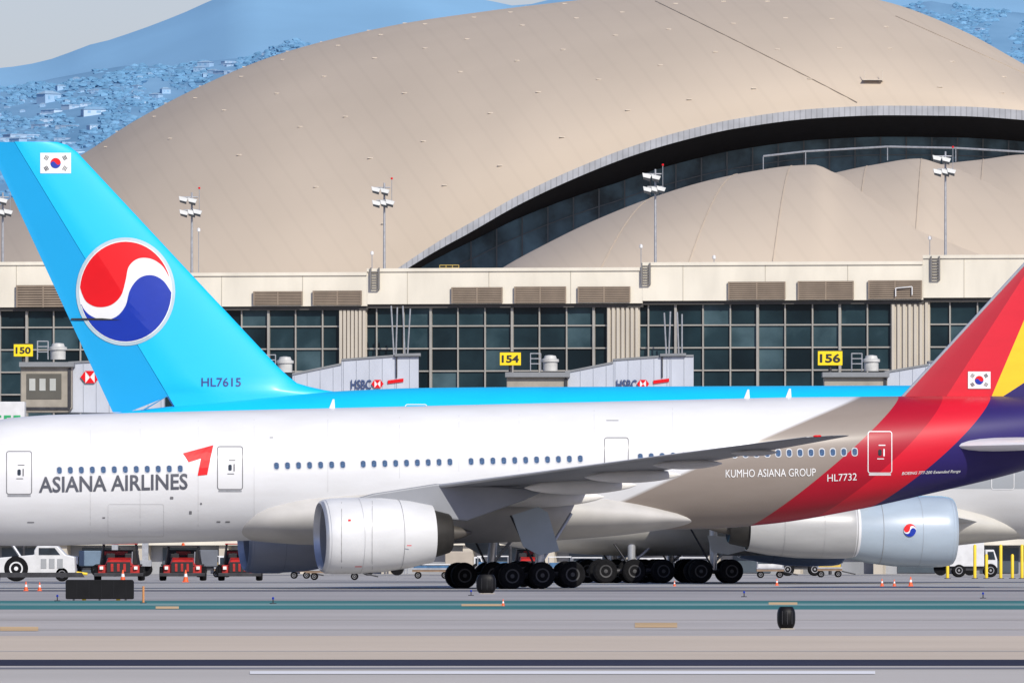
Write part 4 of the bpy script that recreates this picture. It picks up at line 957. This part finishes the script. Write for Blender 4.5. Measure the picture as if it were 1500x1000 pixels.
for i,px in enumerate((1388,1428,1445,1466,1483,1497)):
    Y=gp(px,847).y;x=gp(px,847).x;t=thing('bollard','yellow steel bollard, %s from the left of the row at the right edge'%['first','second','third','fourth','fifth','sixth'][i],'bollard',(x,Y,0),'yellow bollards at the right')
    h=(50 if i%2 else 36)*Y/F
    MB().lathe([(0,.10),(h-.08,.10),(h,.05)],(x,Y,0),'z',12).build('post',M_yellow,t,smooth=True); MB().lathe([(0,.2),(.04,.2)],(x,Y,0),'z',12).build('base_plate',M_dark,t)
def cone_at(px,py,h,label,first=[None]):
    g_=gp(px,py)
    if first[0] is None:
        t=thing('traffic_cone',label,'cone',(g_.x,g_.y,0),'orange traffic cones on the apron',world=False)
        MB().lathe([(0.03,.16),(.7,.03)],(0,0,0),'z',14).build('cone',M_orange,t,smooth=True)
        MB().lathe([(.3,.112),(.48,.077)],(0,0,0),'z',14).build('reflective_band',M_white,t,smooth=True)
        MB().box((-.2,-.2,0),(.2,.2,.035)).build('base',M_orange,t); first[0]=t;o=t
    else: o=dup(first[0],(g_.x,g_.y,0),0,label)
    sc=(h*g_.y/F)/.7; o.scale=(sc,)*3
for px,py,h,l in ((38,865,14,'orange cone left of the long black sign, left one of the pair'),(58,865,13,'orange cone left of the long black sign, right one of the pair'),(180,852,18,'orange cone before the leftmost red tug'),(272,852,18,'orange cone before the middle red tug'),(737,887,10,'small orange cone right of the rounded dark marker'),(988,858,8,'orange cone under the blue plane wheels'),(1138,857,10,'orange cone below the outboard engine'),(1292,858,11,'orange cone under the emblem engine, left of three'),(1310,858,10,'orange cone under the emblem engine, middle of three'),(1334,858,14,'orange cone under the emblem engine, right of three')):
    cone_at(px,py,h,l)
g_=gp(210,883); t=thing('marker_post','thin orange marker post right of the long black sign','post',g_)
MB().tube(g_,g_+Vector((0,0,25*g_.y/F)),.04,8).build('post',mat('post_orange',(.6,.25,.08),.6),t); MB().lathe([(0,.12),(.03,.12)],g_,'z',12).build('base',M_dark,t)
m_sg=mat('sign_back_dark',(.005,.005,.006),.5,var=.3,scale=2,spec=.2)
g_=gp(146,879); Y=g_.y; t=thing('airfield_sign','long low black airfield sign seen from behind on short legs','sign',g_)
MB().pprism([(96,851),(98,848.5),(194,848.5),(196,851),(196,876),(194,877),(98,877),(96,876)],Y,.3).build('sign_box',m_sg,t,bevel=.02)
s=MB()
for px in (112,130,148,166,184): s.pprism([(px,850),(px+.8,850),(px+.8,876),(px,876)],Y-.012,.008)
s.build('panel_rib',mat('rib_grey',(.012,.012,.014),.5,spec=.2),t)
for px in (108,146,184): q=pt(px,878,Y+.15); MB().tube((q.x,Y+.15,0),(q.x,Y+.15,.15),.04,8).build('leg',M_steel,t); 
for px in (120,170): MB().pprism([(px,877),(px+6,877),(px+6,879),(px,879)],Y+.1,.1).build('leg_foot',M_yellow,t)
def marker(px,y0,y1,w_,label):
    g_=gp(px,y1+1.5); Y=g_.y; s=Y/F; t=thing('airfield_sign',label,'sign',g_,None)
    zt=pt(px,y0,Y).z; zb=pt(px,y1,Y).z; W=w_*s/2; x=g_.x
    s_=MB(); rings=[]
    for k in range(15):
        u=k/14; z=zb+(zt-zb)*u; f=(1-abs(2*u-1)**3.2*.30); dep=.28*f
        ring=[]
        for i in range(20):
            a=2*math.pi*i/20; ca,sa=math.cos(a),math.sin(a)
            ring.append((x+W*f*math.copysign(abs(ca)**.6,ca),Y+.25+dep*math.copysign(abs(sa)**.8,sa),z))
        rings.append(ring)
    s_.loft(rings).build('sign_box',m_sg,t,smooth=True)
    for u in (-.45,.1,.6): MB().box((x+W*u-.004,Y-.045,zb+(zt-zb)*.2),(x+W*u+.004,Y-.02,zb+(zt-zb)*.8)).build('panel_rib',mat('rib_pale',(.06,.06,.066),.4),t)
    for u,v in ((-.4,-.25),(.5,.65)): MB().box((x+W*u,Y+.2,0),(x+W*v,Y+.3,zb+.02)).build('leg',M_steel,t)
    MB().box((x-W*.6,Y,0),(x+W*.9,Y+.45,.03)).build('foot_plate',mat('foot_tan',(.4,.35,.28),.7),t)
marker(712,841,868,29,'small rounded dark airfield sign below the main wheels'); marker(1152,888,920,27,'small rounded dark airfield sign alone on the pavement at the right')
for i,(px,py) in enumerate(((84,880),(690,872),(1090,874),(1440,876),(400,884))):
    g_=gp(px,py); t=thing('edge_light','tiny taxiway edge light, %s of five from the left'%{84:'first',400:'second',690:'third',1090:'fourth',1440:'fifth'}[px],'light',g_,'taxiway edge lights')
    MB().lathe([(0,.12),(.03,.12),(.04,.02),(.16,.02)],g_,'z',10).build('stem',M_dark,t); MB().lathe([(.16,.04),(.22,.04),(.24,.02)],g_,'z',10).build('lens',M_blue,t)
print('objects',len(bpy.data.objects))
